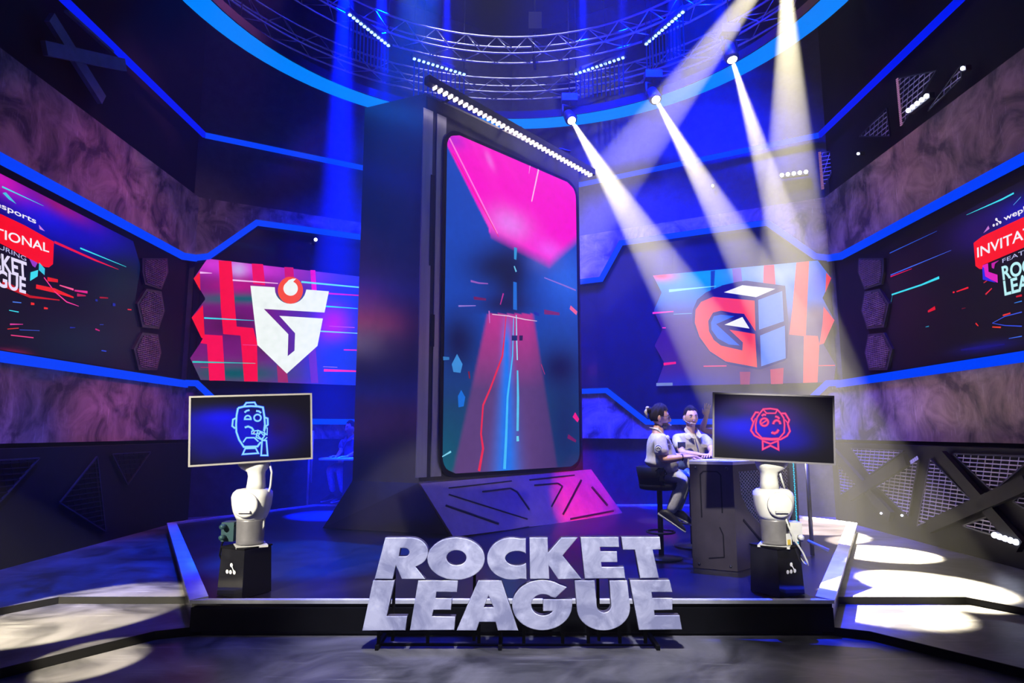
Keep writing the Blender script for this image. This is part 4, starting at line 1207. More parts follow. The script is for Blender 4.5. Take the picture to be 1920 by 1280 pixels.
def pedestal(c, rot, side, face):
    t = thing('pedestal', f'gloss black pedestal with a white dot emblem under the {side} robot arm', 'pedestal', (c[0], c[1], PZ))
    h0, h1 = .285, .262
    z0, z1 = PZ + .001, ony(475, 1024, 5.4).z
    def sq(s, z): return [Vector((c[0], c[1], z)) + Matrix.Rotation(rot, 3, 'Z') @ Vector((x * s / 2, y * s / 2, 0)) for x, y in ((-1, -1), (1, -1), (1, 1), (-1, 1))]
    m = MB(); m.hexa(sq(h0, z0) + sq(h1, z1)); obj('pedestal_body', m, M_gloss, t)
    m = MB(); m.hexa(sq(.275, z1) + sq(.275, z1 + .012)); obj('pedestal_top', m, M_black, t)
    a = rot + (0 if face > 0 else -pi / 2)
    nrm = Vector((cos(a), sin(a), 0)) if face > 0 else Vector((cos(rot - pi / 2), sin(rot - pi / 2), 0))
    R = Matrix.Rotation(rot, 3, 'Z')
    nrm = R @ (Vector((0, -1, 0)) if face > 0 else Vector((-1, 0, 0)))
    ux = Vector((0, 0, 1)).cross(nrm).normalized() * 1
    cc = Vector((c[0], c[1], z1 - .155)) + nrm * (h1 / 2 + .009)
    m = MB(); emblem(m, cc, ux, Vector((0, 0, 1)), .037, nrm)
    obj('emblem', m, M_patch, t)


PL, PR = (-2.135, 5.40), (2.125, 5.42)
pedestal(PL, radians(45 + 17), 'left', -1)
pedestal(PR, radians(45 - 17), 'right', 1)


def robot(c, side, mir):
    t = thing('robot_arm', f'white industrial robot arm with grey base holding up the {side} monitor', 'robot', (c[0], c[1], .9))
    k = c[1] / F * 1.0
    def zz(py): return ony(960, py, c[1]).z
    m = MB(); m.box((c[0] + .01 * mir, c[1] - .01, zz(1021)), .24, .22, .016, radians(28 * mir)); obj('base_plate', m, M_plastic, t)
    m = MB()
    def ring(py, cx, hw, hd, sq=2.0, n=24, dy=0):
        o_ = []
        for i in range(n):
            a = 2 * pi * i / n; e_ = 2 / sq
            x = hw * math.copysign(abs(cos(a)) ** e_, cos(a)); y = hd * math.copysign(abs(sin(a)) ** e_, sin(a))
            o_.append(Vector((c[0] + (cx * mir + x) * k, c[1] + dy + y * k, zz(py))))
        return o_
    m.loft([ring(1018, 0, 24, 24), ring(1010, 0, 24, 24), ring(975, 0, 25, 25), ring(972, 0, 25, 25)]); obj('base', m, M_robotg, t)
    m = MB(); m.box((c[0] - .175 * 1, c[1] + .03, zz(996)), .10, .12, .15, 0); m.tube([(c[0] - .2, c[1] - .04, zz(985)), (c[0] - .2, c[1] - .085, zz(985))], .02, 10); m.tube([(c[0] - .2, c[1] - .04, zz(1005)), (c[0] - .2, c[1] - .085, zz(1005))], .02, 10)
    if mir > 0: obj('connector_box', m, M_teal, t)
    else:
        m = MB(); m.box((c[0] + .16, c[1] + .03, zz(996)), .10, .12, .15, 0); m.tube([(c[0] + .18, c[1] - .04, zz(1005)), (c[0] + .18, c[1] - .085, zz(1005))], .02, 10); obj('connector_box', m, M_plastic, t)
    m = MB()
    m.loft([ring(972, 0, 25.5, 25), ring(966, 0, 28, 26, 2.2), ring(957, 0, 31, 27, 2.6), ring(945, 0, 33, 29, 2.8), ring(930, 0, 34, 30, 3), ring(922, 1, 32.5, 29, 3), ring(916.5, 1, 27, 25, 3), ring(915, 1, 18, 18, 3)])
    obj('shoulder_joint', m, M_robot, t)
    m = MB(); r0 = .095; q = Vector((c[0], c[1] - .125, zz(943)))
    m.loft([[q + Vector((r * cos(i * pi / 12), dy_, r * sin(i * pi / 12))) for i in range(24)] for dy_, r in ((0, .1), (-.014, .1), (-.022, .085))]); obj('joint_cover', m, M_robot, t)
    m = MB(); m.box((c[0], c[1] - .155, zz(955)), .10, .03, .016); obj('handle_slot', m, M_plastic, t)
    m = MB()
    m.loft([ring(918, 6, 17, 17, 2.6), ring(905, 6, 15, 16, 2.6), ring(892, 6, 14, 15, 2.6), ring(884, 5, 15, 15, 3), ring(878, 2, 22, 19, 3.5), ring(872, 0, 26, 21, 3.5), ring(862, 0, 28, 22, 3.5), ring(850, 0, 27, 20, 3.5), ring(846, 0, 18, 15, 3.5)])
    obj('upper_arm', m, M_robot, t)
    m = MB(); m.tube([(c[0], c[1] - .02, zz(850)), (c[0], c[1] - .02, zz(815)), (c[0], c[1] - .12, zz(806))], .045, 12); obj('wrist', m, M_robot, t)
    m = MB()
    if mir > 0: pts = [(30, 868), (35, 885), (34, 910), (28, 935), (24, 955), (25, 985), (22, 992)]
    else: pts = [(12, 880), (16, 900), (20, 915)]
    m.tube([(c[0] + x * k, c[1] - .02, zz(y)) for x, y in pts], .009, 8)
    obj('hose', m, M_plastic, t)
    if mir < 0:
        m = MB(); m.box((c[0] + .07, c[1] - .098, zz(1007)), .07, .004, .09, radians(35)); obj('warning_label', m, [M_patch], t)
        m = MB(); m.box((c[0] + .066, c[1] - .104, zz(1012)), .04, .004, .04, radians(35)); obj('warning_mark', m, [M_yellow], t)
        m = MB(); m.box((c[0] + .066, c[1] - .104, zz(985)), .045, .004, .06, radians(35)); obj('rating_plate', m, [M_dark], t)


robot((-2.12, 5.42), 'left', 1)
robot((2.14, 5.44), 'right', -1)

# loose white cable beside the right robot
m = MB()
cp = [(1471, 965, 5.35), (1478, 985, 5.33), (1490, 1012, 5.33), (1505, 1035, 5.34), (1513, 1052, 5.35), (1515, 1059, 5.36), (1509, 1056, 5.40), (1498, 1040, 5.45), (1490, 1026, 5.48), (1482, 1012, 5.5)]
m.tube([ony(*p) for p in cp], .008, 8)
obj('power_cable', m, M_plastic, label='white cable looping down in the air beside the right robot', cat='cable')
m = MB(); m.tube([ony(*p) for p in ((440, 985, 5.4), (425, 1000, 5.5), (416, 1020, 5.6), (412, 1040, 5.65), (420, 1062, 5.7), (432, 1070, 5.62))], .008, 8)
obj('power_cable', m, M_black, label='black cable curling behind the left pedestal', cat='cable')


def monitor(tl, tr, br, bl, d1, d2, side, fm, lines, gl, glows, hot):
    A, B, C_, D_ = ony(*tl, d1), ony(*tr, d2), ony(*br, d2), ony(*bl, d1)
    cc = (A + B + C_ + D_) / 4
    ux = ((B - A) + (C_ - D_)).normalized(); n_ = ux.cross(((A - D_) + (B - C_)).normalized()).normalized()
    if n_.y > 0: n_ = -n_
    uz_ = n_.cross(ux); uz_ = uz_ if uz_.z > 0 else -uz_
    W = ((B - A).length + (C_ - D_).length) / 4; Hh = ((A - D_).length + (B - C_).length) / 4
    t = thing('monitor', f'thin-framed monitor on the {side} robot arm showing a {"blue" if side == "left" else "pink"} line-drawn face', 'monitor', tuple(cc))
    P = lambda x, z, o_: cc + ux * x + uz_ * z + n_ * o_
    def slab(m, x0, x1, z0, z1, o0, o1): m.hexa([P(x0, z0, o1), P(x1, z0, o1), P(x1, z0, o0), P(x0, z0, o0), P(x0, z1, o1), P(x1, z1, o1), P(x1, z1, o0), P(x0, z1, o0)])
    fr = .014
    m = MB(); slab(m, -W + .01, W - .01, -Hh + .01, Hh - .01, -.035, -.002); slab(m, -W * .35, W * .35, -Hh * .6, Hh * .5, -.07, -.035); obj('back_shell', m, M_framd, t)
    m = MB()
    slab(m, -W, W, Hh - fr, Hh, -.03, .006); slab(m, -W, W, -Hh, -Hh + fr, -.03, .006); slab(m, -W, -W + fr, -Hh + fr, Hh - fr, -.03, .006); slab(m, W - fr, W, -Hh + fr, Hh - fr, -.03, .006)
    obj('frame', m, fm, t)
    g = MB(); nu, nz = 60, 34; vs = []; cs = []
    for j in range(nz + 1):
        for i in range(nu + 1):
            x = -W + fr + (2 * W - 2 * fr) * i / nu; z = Hh - fr - (2 * Hh - 2 * fr) * j / nz
            vs.append(P(x, z, .0)); cs.append(layer(srgb(4, 1, 18), gl, 1920 * i / nu, 1255 * j / nz))
    g.add(vs, [(j * (nu + 1) + i, (j + 1) * (nu + 1) + i, (j + 1) * (nu + 1) + i + 1, j * (nu + 1) + i + 1) for j in range(nz) for i in range(nu)], 0, col=cs)
    # line drawing: coordinates are pixels of the photograph enlarged 7.385 times
    ox, oy = (340, 720) if side == 'left' else (1320, 720)
    def hit(x, y, o_):
        d = Vector(ray(ox + x / 7.385, oy + y / 7.385)); o0 = Vector((0, 0, H)); q = cc + n_ * o_
        return o0 + d * (n_.dot(q - o0) / n_.dot(d))
    def line(pts, wd, col, o_, closed=False):
        Q = [Vector(p) for p in pts]; n = len(Q); L = []; R = []
        for i in range(n):
            d = Vector((0, 0))
            if closed or i < n - 1: d += (Q[(i + 1) % n] - Q[i]).normalized()
            if closed or i > 0: d += (Q[i] - Q[i - 1]).normalized()
            d.normalize(); q = Vector((-d.y, d.x)); kk = 1
            if closed or 0 < i < n - 1:
                e_ = (Q[(i + 1) % n] - Q[i]).normalized(); kk = 1 / max(.5, abs(q.dot(Vector((-e_.y, e_.x)))))
            L.append(hit(*(Q[i] + q * wd / 2 * kk), o_)); R.append(hit(*(Q[i] - q * wd / 2 * kk), o_))
        g.add(L + R, [(i, (i + 1) % n, n + (i + 1) % n, n + i) for i in range(n if closed else n - 1)], 0, col=col)
    for pts, closed, wd in lines:
        line(pts, wd * 1.75, glows, .0025, closed)
    for pts, closed, wd in lines:
        line(pts, wd, hot, .004, closed)
    obj('screen_picture', g, M_disp, t)


def arcp(cx, cy, rx, ry, a0, a1, n=14): return [(cx + rx * cos(radians(a0 + (a1 - a0) * k / n)), cy + ry * sin(radians(a0 + (a1 - a0) * k / n))) for k in range(n + 1)]
fl = [([(785, 330), (865, 310), (960, 303), (1060, 308), (1130, 322), (1150, 450), (1158, 560), (1145, 650)], False, 24),
      ([(785, 330), (765, 430), (758, 560), (762, 660), (800, 770), (865, 868), (1055, 862), (1100, 800)], False, 24),
      ([(868, 302), (900, 258), (1015, 253), (1040, 298)], False, 20),
      ([(755, 470), (715, 490), (705, 580), (745, 612)], False, 22), ([(1155, 460), (1195, 475), (1198, 560), (1165, 590)], False, 22),
      ([(875, 392), (905, 368), (945, 358)], False, 22), ([(1035, 370), (1075, 375), (1105, 400)], False, 22),
      (arcp(920, 485, 43, 50, 180, 360), True, 20), (arcp(1055, 465, 48, 46, 0, 340, 18), True, 20),
      ([(878, 600), (925, 585), (975, 605), (1000, 640)], False, 24),
      ([(975, 650), (1070, 640), (1100, 665), (1045, 690), (975, 688)], True, 14), ([(1060, 640), (1165, 680), (1120, 770), (1035, 735)], True, 16), ([(1100, 668), (1150, 720), (1110, 760), (1060, 715)], True, 14),
      ([(1165, 605), (1190, 605), (1188, 700), (1145, 690)], True, 12), ([(1150, 770), (1190, 735)], False, 14),
      ([(1118, 775), (1178, 780), (1195, 985), (1105, 985)], True, 20), ([(855, 805), (900, 742), (1010, 740), (1068, 795)], False, 18), ([(1010, 745), (1060, 790)], False, 14),
      ([(850, 970), (885, 890), (1030, 885), (1065, 955)], True, 20)]
monitor((355, 742), (585, 737), (586, 860), (352, 876), 5.10, 5.48, 'left', M_fram, fl,
        [(srgb(8, 4, 205), (960, 780, 520, 300, 0)), (srgb(0, 0, 215), (560, 640, 560, 220, 0)), (srgb(0, 0, 250), (470, 400, 420, 150, 0)), (srgb(26, 0, 90), (1400, 620, 260, 260, 0)), (srgb(0, 0, 130), (300, 900, 300, 260, 0))],
        srgb(20, 70, 235), srgb(150, 225, 255))
fr_ = [([(820, 345), (920, 338), (1015, 352), (1060, 400), (1105, 470), (1115, 560), (1110, 670), (1040, 750), (930, 755), (800, 745), (722, 660), (715, 560), (735, 460), (775, 400)], True, 16),
       ([(825, 355), (865, 402), (990, 402), (1015, 355)], False, 14),
       ([(760, 392), (715, 390), (660, 480), (685, 530), (650, 640), (700, 710), (800, 760), (930, 770), (1060, 765), (1150, 715), (1190, 650), (1160, 550), (1180, 495), (1125, 405), (1070, 405)], False, 18),
       ([(715, 470), (690, 530)], False, 12), ([(1120, 490), (1165, 545)], False, 12),
       ([(798, 440), (825, 420), (860, 425)], False, 20), ([(985, 445), (1020, 455), (1045, 480)], False, 20),
       (arcp(835, 525, 54, 52, 0, 340, 18), True, 20), ([(800, 545), (868, 500)], False, 16), (arcp(1008, 555, 48, 55, 180, 360), False, 22),
       ([(935, 668), (975, 680), (1010, 665), (1033, 628)], False, 24),
       ([(812, 785), (920, 825), (1025, 785), (1030, 905), (920, 850), (815, 900)], True, 18)]
monitor((1336, 735), (1566, 742), (1565, 872), (1336, 860), 5.42, 5.20, 'right', M_framd, fr_,
        [(srgb(16, 0, 205), (930, 700, 460, 280, 0)), (srgb(0, 0, 245), (420, 620, 420, 230, 0)), (srgb(60, 10, 130), (700, 250, 420, 140, 0)), (srgb(50, 20, 120), (1150, 420, 240, 200, 0)), (srgb(8, 0, 170), (1200, 860, 300, 160, 0)), (srgb(0, 0, 90), (300, 330, 220, 160, 0))],
        srgb(205, 10, 110), srgb(255, 75, 145))

# ================================================================== DESK (right) AND ITS TABLETOP ITEMS
DZ = 1.225
P0, P1, P2 = Vector((1.715, 6.38)), Vector((2.075, 6.2)), Vector((2.98, 6.98))
P3, P4 = Vector((2.60, 7.32)), Vector((1.86, 6.72))
dk = thing('broadcast_desk', 'tall angular black broadcast desk with mesh front behind the right robot arm', 'desk', (2.2, 6.6, PZ))
def dpl(a, b): 
    u = (b - a).normalized(); return Plane(a, u, (u.y, -u.x))
D1, D2 = dpl(P0, P1), dpl(P1, P2)
l1, l2 = (P1 - P0).length, (P2 - P1).length
m = MB(); m.slab(D1, [(0, PZ + .001), (l1, PZ + .001), (l1, DZ - .03), (0, DZ - .03)], -.05, 0); ep = obj('end_panel', m, M_desk, dk)
m = MB(); px = [(-.02, 0)]
def groove(par, pl, pts, wd):
    m = MB()
    for a, b in zip(pts, pts[1:]):
        a, b = Vector(a), Vector(b); d = (b - a).normalized(); q = Vector((-d.y, d.x)) * wd / 2
        m.slab(pl, [tuple(a - q), tuple(b - q), tuple(b + q), tuple(a + q)], .001, .006)
    obj('groove', m, M_black, par)
groove(ep, D1, [(.10, .70), (.10, 1.10), (.13, 1.13), (.26, 1.13), (.29, 1.10), (.29, .75)], .012)
groove(ep, D1, [(.26, .62), (.29, .55), (.29, .35), (.15, .33)], .010)
for u, z in ((.06, 1.16), (.345, 1.16), (.06, .27), (.345, .27)):
    m = MB(); m.ball(D1.w(u, z, .0), .014, .014, .014, nu=10, nv=6); obj('bolt', m, M_dark, ep)
# front face with window for the mesh
win = [(.10, 1.13), (l2 - .10, 1.13), (l2 - .10, .42), (.72, .42), (.24, .76), (.13, .90)]
me = curve_mesh([[(0, PZ + .001), (l2, PZ + .001), (l2, DZ - .03), (0, DZ - .03)], win], extrude=.02)
m = MB(); m.add([D2.w(v.co.x, v.co.y, v.co.z - .02) for v in me.vertices], [tuple(p.vertices) for p in me.polygons]); fp2 = obj('front_panel', m, M_desk, dk); bpy.data.meshes.remove(me)
groove(fp2, D2, [(.14, .68), (.55, .38)], .022)
m = MB()
for w_ in ([(.10, 1.13), (l2 - .10, 1.13), (l2 - .10, .42), (.72, .42)], [(.10, 1.13), (.72, .42), (.24, .76), (.13, .90)]):
    hatch(m, D2, w_, radians(32), .03, .005, -.03); hatch(m, D2, w_, radians(-32), .03, .005, -.026)
obj('wire_mesh', m, M_mesh, dk)
m = MB(); m.slab(D2, [(.05, .35), (l2 - .05, .35), (l2 - .05, 1.18), (.05, 1.18)], -.16, -.14); obj('inner_panel', m, M_teal, dk)
m = MB(); m.prism([tuple(P0), tuple(P1), tuple(P2), tuple(P3), tuple(P4)], DZ - .03, DZ); obj('desktop', m, M_desktop, dk)
m = MB(); m.prism([(P2.x - .02, P2.y), (P2.x + .05, P2.y + .05), (P3.x + .06, P3.y + .02), (P3.x, P3.y - .03)], PZ + .001, DZ - .03); obj('end_panel', m, M_desk, dk)
e2 = D2.w(l2 - .03, 0)
m = MB()
for k in range(46):
    z = .34 + .019 * k; m.ball(D2.w(l2 - .03 + .006 * (k % 2), z, .012), .0075, .0075, .0075, nu=6, nv=4)
obj('led_strip', m, M_cyan, dk, label='vertical cyan LED strip')
tb = MB(); tb.box((1.93, 6.47, DZ + .004), .20, .14, .006, radians(-20)); obj('paper_sheet', tb, M_patch, label='white papers lying on the broadcast desk by the hands', cat='paper')
lp = thing('floor_stand', 'grey metal stand with a small clamp behind the platform right of the desk', 'stand', (3.15, 7.05, PZ))
m = MB(); m.tube([(3.14, 7.02, PZ), (3.14, 7.02, 1.2)], .022, 8); obj('pole', m, M_dark, lp)
m = MB(); m.tube([(3.14, 7.0, PZ + .12), (3.05, 6.9, PZ + .16), (3.22, 6.82, PZ + .08)], .016, 8); obj('foot', m, M_plastic, lp)

# ================================================================== PEOPLE
def skin_mesh(mb, nodes, edges, mi=0, sub=2):
    names = list(nodes); idx = {n: i for i, n in enumerate(names)}
    me = bpy.data.meshes.new('body'); me.from_pydata([tuple(nodes[n][0]) for n in names], [(idx[a], idx[b]) for a, b in edges], [])
    o = bpy.data.objects.new('body', me); COL.objects.link(o)
    md = o.modifiers.new('skin', 'SKIN'); md.use_smooth_shade = True; md.branch_smoothing = .6
    for n, i in idx.items():
        r = nodes[n][1]; me.skin_vertices[0].data[i].radius = r if isinstance(r, tuple) else (r, r)
        me.skin_vertices[0].data[i].use_root = (i == 0)
    s = o.modifiers.new('sub', 'SUBSURF'); s.levels = sub; s.render_levels = sub
    dg = bpy.context.evaluated_depsgraph_get(); ev = o.evaluated_get(dg); m2 = ev.to_mesh()
    mb.mesh(m2, mi, True); ev.to_mesh_clear()
    bpy.data.objects.remove(o); bpy.data.meshes.remove(me)


def hand(mb, wrist, d, up, s=1.0, curl=.3, side=1, mi=0):
    """palm and five separate fingers. d: direction of the fingers, up: back of the hand"""
    d = Vector(d).normalized(); up = (Vector(up) - d * Vector(up).dot(d)).normalized(); x = d.cross(up).normalized() * side
    w_ = Vector(wrist)
    rings = []
    for t_, wd, th in ((-.02, .026, .021), (.02, .032, .018), (.055, .042, .016), (.088, .042, .013), (.096, .036, .009)):
        rings.append([w_ + d * t_ * s + x * wd * s * cos(a * pi / 8) + up * th * s * sin(a * pi / 8) for a in range(16)])
    mb.loft(rings, mi)
    for off, ln, r, sp in ((-.031, .062, .0078, -.14), (-.011, .076, .0088, -.04), (.010, .080, .0090, .04), (.030, .072, .0086, .14)):
        b = w_ + d * .088 * s + x * off * s; dd = (d + x * sp).normalized()
        p = [b]; ang = curl * .4
        for fr2 in (.45, .32, .23):
            v = dd * cos(ang) - up * sin(ang); p.append(p[-1] + v * ln * fr2 * s); ang += curl
        mb.tube(p, [r * s, r * .95 * s, r * .85 * s, r * .6 * s], 8, mi)
    b = w_ + d * .028 * s + x * .03 * s; v1 = (d * .62 + x * .72 - up * .25).normalized(); v2 = (d * .9 + x * .3 - up * .3).normalized()
    mb.tube([b, b + v1 * .036 * s, b + v1 * .036 * s + v2 * .026 * s, b + v1 * .036 * s + v2 * .046 * s], [.012 * s, .0105 * s, .0095 * s, .006 * s], 8, mi)


def head(mb, c, fwd, tilt=0, smile=False, s=1.0):
    f = Vector((fwd[0], fwd[1], 0)).normalized(); x = Vector((f.y, -f.x, 0)); z = Vector((0, 0, 1))
    R = Matrix((x, f, z)).transposed() @ Matrix.Rotation(tilt, 3, 'X')
    def fn(a, b, cz, v):
        if cz < 0:
            k = -cz; v.x *= 1 - .30 * k ** 1.4; v.y *= 1 - .12 * k
            if b < 0: v.y *= 1 - .35 * k; v.z *= 1 - .22 * max(0, -b)
            else: v.z *= 1 - .03
        if b > 0:
            v.y -= .010 * b * exp(-((abs(a) - .38) / .17) ** 2 - ((cz - .07) / .12) ** 2)
            v.y += .030 * exp(-(a / .13) ** 2 - ((cz + .22) / .13) ** 2) + .014 * exp(-(a / .10) ** 2 - ((cz + .05) / .14) ** 2)
            v.y += .006 * exp(-(a / .5) ** 2 - ((cz - .20) / .09) ** 2)
            v.y += .010 * exp(-(a / .25) ** 2 - ((cz + .56) / .10) ** 2) + .014 * exp(-(a / .3) ** 2 - ((cz + .88) / .14) ** 2)
            if smile: v.x *= 1 + .07 * exp(-((cz + .4) / .2) ** 2)
        return v * s
    mb.ball(c, .076, .095, .118, R, 0, 36, 28, fn)
    T = lambda a, b, cz: Vector(c) + R @ (Vector((a, b, cz)) * s)
    for sx in (-1, 1):
        mb.ball(T(sx * .030, .077, .010), .0135 * s, .010 * s, .0085 * s, R, 1, 12, 8)
        mb.ball(T(sx * .030, .0855, .010), .0055 * s, .004 * s, .0055 * s, R, 2, 10, 6)
        mb.tube([T(sx * .013, .093, .026), T(sx * .030, .090, .033), T(sx * .047, .080, .028)], [.003 * s, .0042 * s, .002 * s], 6, 3)
        mb.ball(T(sx * .077, -.004, -.006), .010 * s, .020 * s, .031 * s, R @ Matrix.Rotation(sx * .3, 3, 'Z'), 0, 12, 10)
        mb.ball(T(sx * .080, .002, -.006), .008 * s, .010 * s, .019 * s, R, 0, 10, 8)
        mb.ball(T(sx * .010, .106, -.034), .008 * s, .009 * s, .006 * s, R, 0, 8, 6)
    if smile:
        mb.tube([T(-.030, .078, -.052), T(-.016, .096, -.064), T(0, .100, -.068), T(.016, .096, -.064), T(.030, .078, -.052)], [.002 * s, .005 * s, .006 * s, .005 * s, .002 * s], 8, 5)
        mb.tube([T(-.034, .074, -.050), T(-.016, .098, -.057), T(0, .102, -.058), T(.016, .098, -.057), T(.034, .074, -.050)], .0022 * s, 6, 4)
        mb.tube([T(-.033, .074, -.053), T(-.016, .094, -.074), T(0, .099, -.079), T(.016, .094, -.074), T(.033, .074, -.053)], .0026 * s, 6, 4)
    else:
        mb.tube([T(-.024, .088, -.063), T(-.010, .101, -.059), T(0, .102, -.061), T(.010, .101, -.059), T(.024, .088, -.063)], [.002 * s, .0045 * s, .004 * s, .0045 * s, .002 * s], 6, 4)
        mb.tube([T(-.024, .087, -.065), T(0, .101, -.070), T(.024, .087, -.065)], [.002 * s, .0055 * s, .002 * s], 6, 4)
    return T, R


def hair_cap(T, R, c, s, front=.35, side=.05, back=-.35, thick=.010, top=0.0, mat_=None, parent=None, name='hair'):
    m = MB(); vs = []; fs = []; nu, nv = 32, 12
    def lim(a):     # lowest z of the hair for a direction (a=pi/2 is the face)
        b = sin(a)
        return front if b > .55 else (side if b > -.05 else back)
    for j in range(nv + 1):
        for i in range(nu):
            a = 2 * pi * i / nu; zl = lim(a); th1 = math.acos(max(-.99, zl)); th = th1 * j / nv
            x, y, z = sin(th) * cos(a), sin(th) * sin(a), cos(th)
            k = 1 + thick / .09 * (1 - .7 * (j / nv) ** 6) + (.006 / .09) * sin(a * 9 + j)
            v = Vector((.076 * x, .095 * y, .118 * z + top * max(0, z))) * k
            if z < 0 and y < 0: v.y *= 1 - .30 * -z
            vs.append(T(*v))
    for j in range(nv):
        for i in range(nu):
            i2 = (i + 1) % nu; fs.append((j * nu + i, (j + 1) * nu + i, (j + 1) * nu + i2, j * nu + i2))
    m.add(vs, fs, 0, True)
    return obj(name, m, mat_ or M_hair, parent)


BODYM = lambda sk: [sk, M_eye, M_pupil, M_hair, M_lip, M_teeth]
Q = lambda px, py, d: ony(px, py, d)

# ---- person 1: in profile on a bar stool, facing right
def bar_stool(c, label, rot=0, seat=.98):
    t = thing('bar_stool', label, 'stool', (c[0], c[1], PZ), 'bar stools at the desks')
    m = MB(); R_ = [[Vector((c[0] + r * cos(a * pi / 12), c[1] + r * sin(a * pi / 12), z)) for a in range(24)] for z, r in ((seat - .07, .17), (seat - .06, .20), (seat - .02, .21), (seat, .19))]
    m.loft(R_); obj('seat', m, M_black, t)
    m = MB(); vs = []
    for k in range(13):
        a = rot + pi / 2 + pi * k / 12
        for r, z in ((.20, seat - .04), (.235, seat + .16), (.22, seat + .165), (.185, seat - .03)): vs.append((c[0] + r * cos(a), c[1] + r * sin(a), z))
    fs = [(k * 4 + i, k * 4 + (i + 1) % 4, (k + 1) * 4 + (i + 1) % 4, (k + 1) * 4 + i) for k in range(12) for i in range(4)] + [(0, 1, 2, 3), (51, 50, 49, 48)]
    m.add(vs, fs, 0, True); obj('backrest', m, M_black, t)
    m = MB(); m.tube([(c[0], c[1], PZ + .02), (c[0], c[1], seat - .06)], .028, 12); obj('post', m, M_dark, t)
    m = MB(); m.loft([[Vector((c[0] + r * cos(a * pi / 12), c[1] + r * sin(a * pi / 12), z)) for a in range(24)] for z, r in ((PZ + .001, .21), (PZ + .012, .21), (PZ + .03, .04))]); obj('base', m, M_dark, t)
    m = MB(); m.tube([(c[0] + .14 * cos(rot + a), c[1] + .14 * sin(rot + a), PZ + .26) for a in [k * 2 * pi / 24 for k in range(25)]], .011, 8); obj('footrest', m, M_dark, t)


d1 = 6.85
stool1 = Q(1236, 905, d1)
bar_stool((stool1.x, stool1.y), 'black bar stool under the man in profile', 0, .985)
p1 = thing('person', 'man in profile with bun, glasses and beard, khaki shirt, seated at the desk end', 'person', (stool1.x, stool1.y, .99))
hp = Q(1234, 889, d1); wa = Q(1236, 862, d1); ch = Q(1234, 832, d1); nk_ = Q(1232, 808, d1); hd = Q(1237, 783, d1)
near = Vector((0, -.19, 0)); far = Vector((0, .17, 0))
shN, shF = Q(1229, 821, d1) + near, Q(1234, 820, d1) + far
elN = Q(1243, 862, d1 - .22); wrN = Q(1283, 857, d1 - .30); elF = Q(1262, 856, d1 + .16); wrF = Q(1292, 855, d1 - .10)
knN = Q(1284, 897, d1 - .12); anN = Q(1256, 962, d1 - .12); knF = Q(1288, 893, d1 + .12); anF = Q(1268, 958, d1 + .1)
b = MB()
skin_mesh(b, {'ch': (ch, (.09, .10)), 'nk': (nk_ + Vector((.0, 0, .0)), .058), 'hd': (hd + Vector((-.01, 0, -.03)), .055),
              'sn': (shN, .055), 'en': (elN, .045), 'fn': (elN.lerp(wrN, .45), .042), 'wn': (wrN, .026), 'sf': (shF, .055), 'ef': (elF, .044), 'wf': (wrF, .026),
              'wa': (wa, (.09, .09)), 'hp': (hp, (.09, .10))},
          [('ch', 'nk'), ('nk', 'hd'), ('ch', 'sn'), ('sn', 'en'), ('en', 'fn'), ('fn', 'wn'), ('ch', 'sf'), ('sf', 'ef'), ('ef', 'wf'), ('ch', 'wa'), ('wa', 'hp')])
T1, R1 = head(b, hd, (1, -.22), -.04)
hand(b, wrN, (wrN - elN) + Vector((.05, .06, -.0)), (0, 0, 1), 1.0, .5, -1)
hand(b, wrF, (.7, -.3, -.1), (0, 0, 1), 1.0, .5, 1)
obj('body', b, BODYM(M_skin), p1)
sh = MB()
skin_mesh(sh, {'ch': (ch + Vector((-.02, 0, -.01)), (.165, .175)), 'cb': (Q(1239, 848, d1), (.20, .195)), 'wa': (Q(1243, 868, d1), (.21, .20)), 'hp': (hp + Vector((.0, 0, .02)), (.19, .19)), 'nk': (nk_ + Vector((-.005, 0, -.02)), (.075, .075)),
               'sn': (shN, .072), 'un': (shN.lerp(elN, .5), .078), 'u2': (shN.lerp(elN, .85), .080), 'sf': (shF, .072), 'uf': (shF.lerp(elF, .6), .074)},
          [('ch', 'cb'), ('cb', 'wa'), ('wa', 'hp'), ('ch', 'nk'), ('ch', 'sn'), ('sn', 'un'), ('un', 'u2'), ('ch', 'sf'), ('sf', 'uf')])
s1 = obj('shirt', sh, M_khaki, p1)
def disc(parent, name, c, n_, r, mt, ring_=None, up=Vector((0, 0, 1))):
    n_ = Vector(n_).normalized(); x = up.cross(n_).normalized(); y = n_.cross(x)
    m = MB(); m.loft([[Vector(c) + n_ * o_ + (x * cos(a * pi / 10) + y * sin(a * pi / 10)) * q for a in range(20)] for o_, q in ((0, r), (.004, r), (.006, r * .9))]); o_ = obj(name, m, mt, parent)
    if ring_:
        m = MB()
        for k in range(3): m.box(Vector(c) + n_ * .008 + x * (k - 1) * r * .38 + y * ((k % 2) * .2 - .1) * r, r * .26, .003, r * .42, atan2(n_.y, n_.x) + pi / 2)
        m.tube([Vector(c) + n_ * .007 + (x * cos(a * pi / 10) + y * sin(a * pi / 10)) * r * .86 for a in range(21)], r * .07, 5)
        obj('patch_mark', m, ring_, o_)
disc(s1, 'sleeve_patch', Q(1234, 840, d1 - .29), (-.05, -1, .1), .034, M_patch, M_navy)
disc(s1, 'chest_patch', Q(1252, 820, d1 - .185), (.75, -1, .3), .024, M_patch)
m = MB()
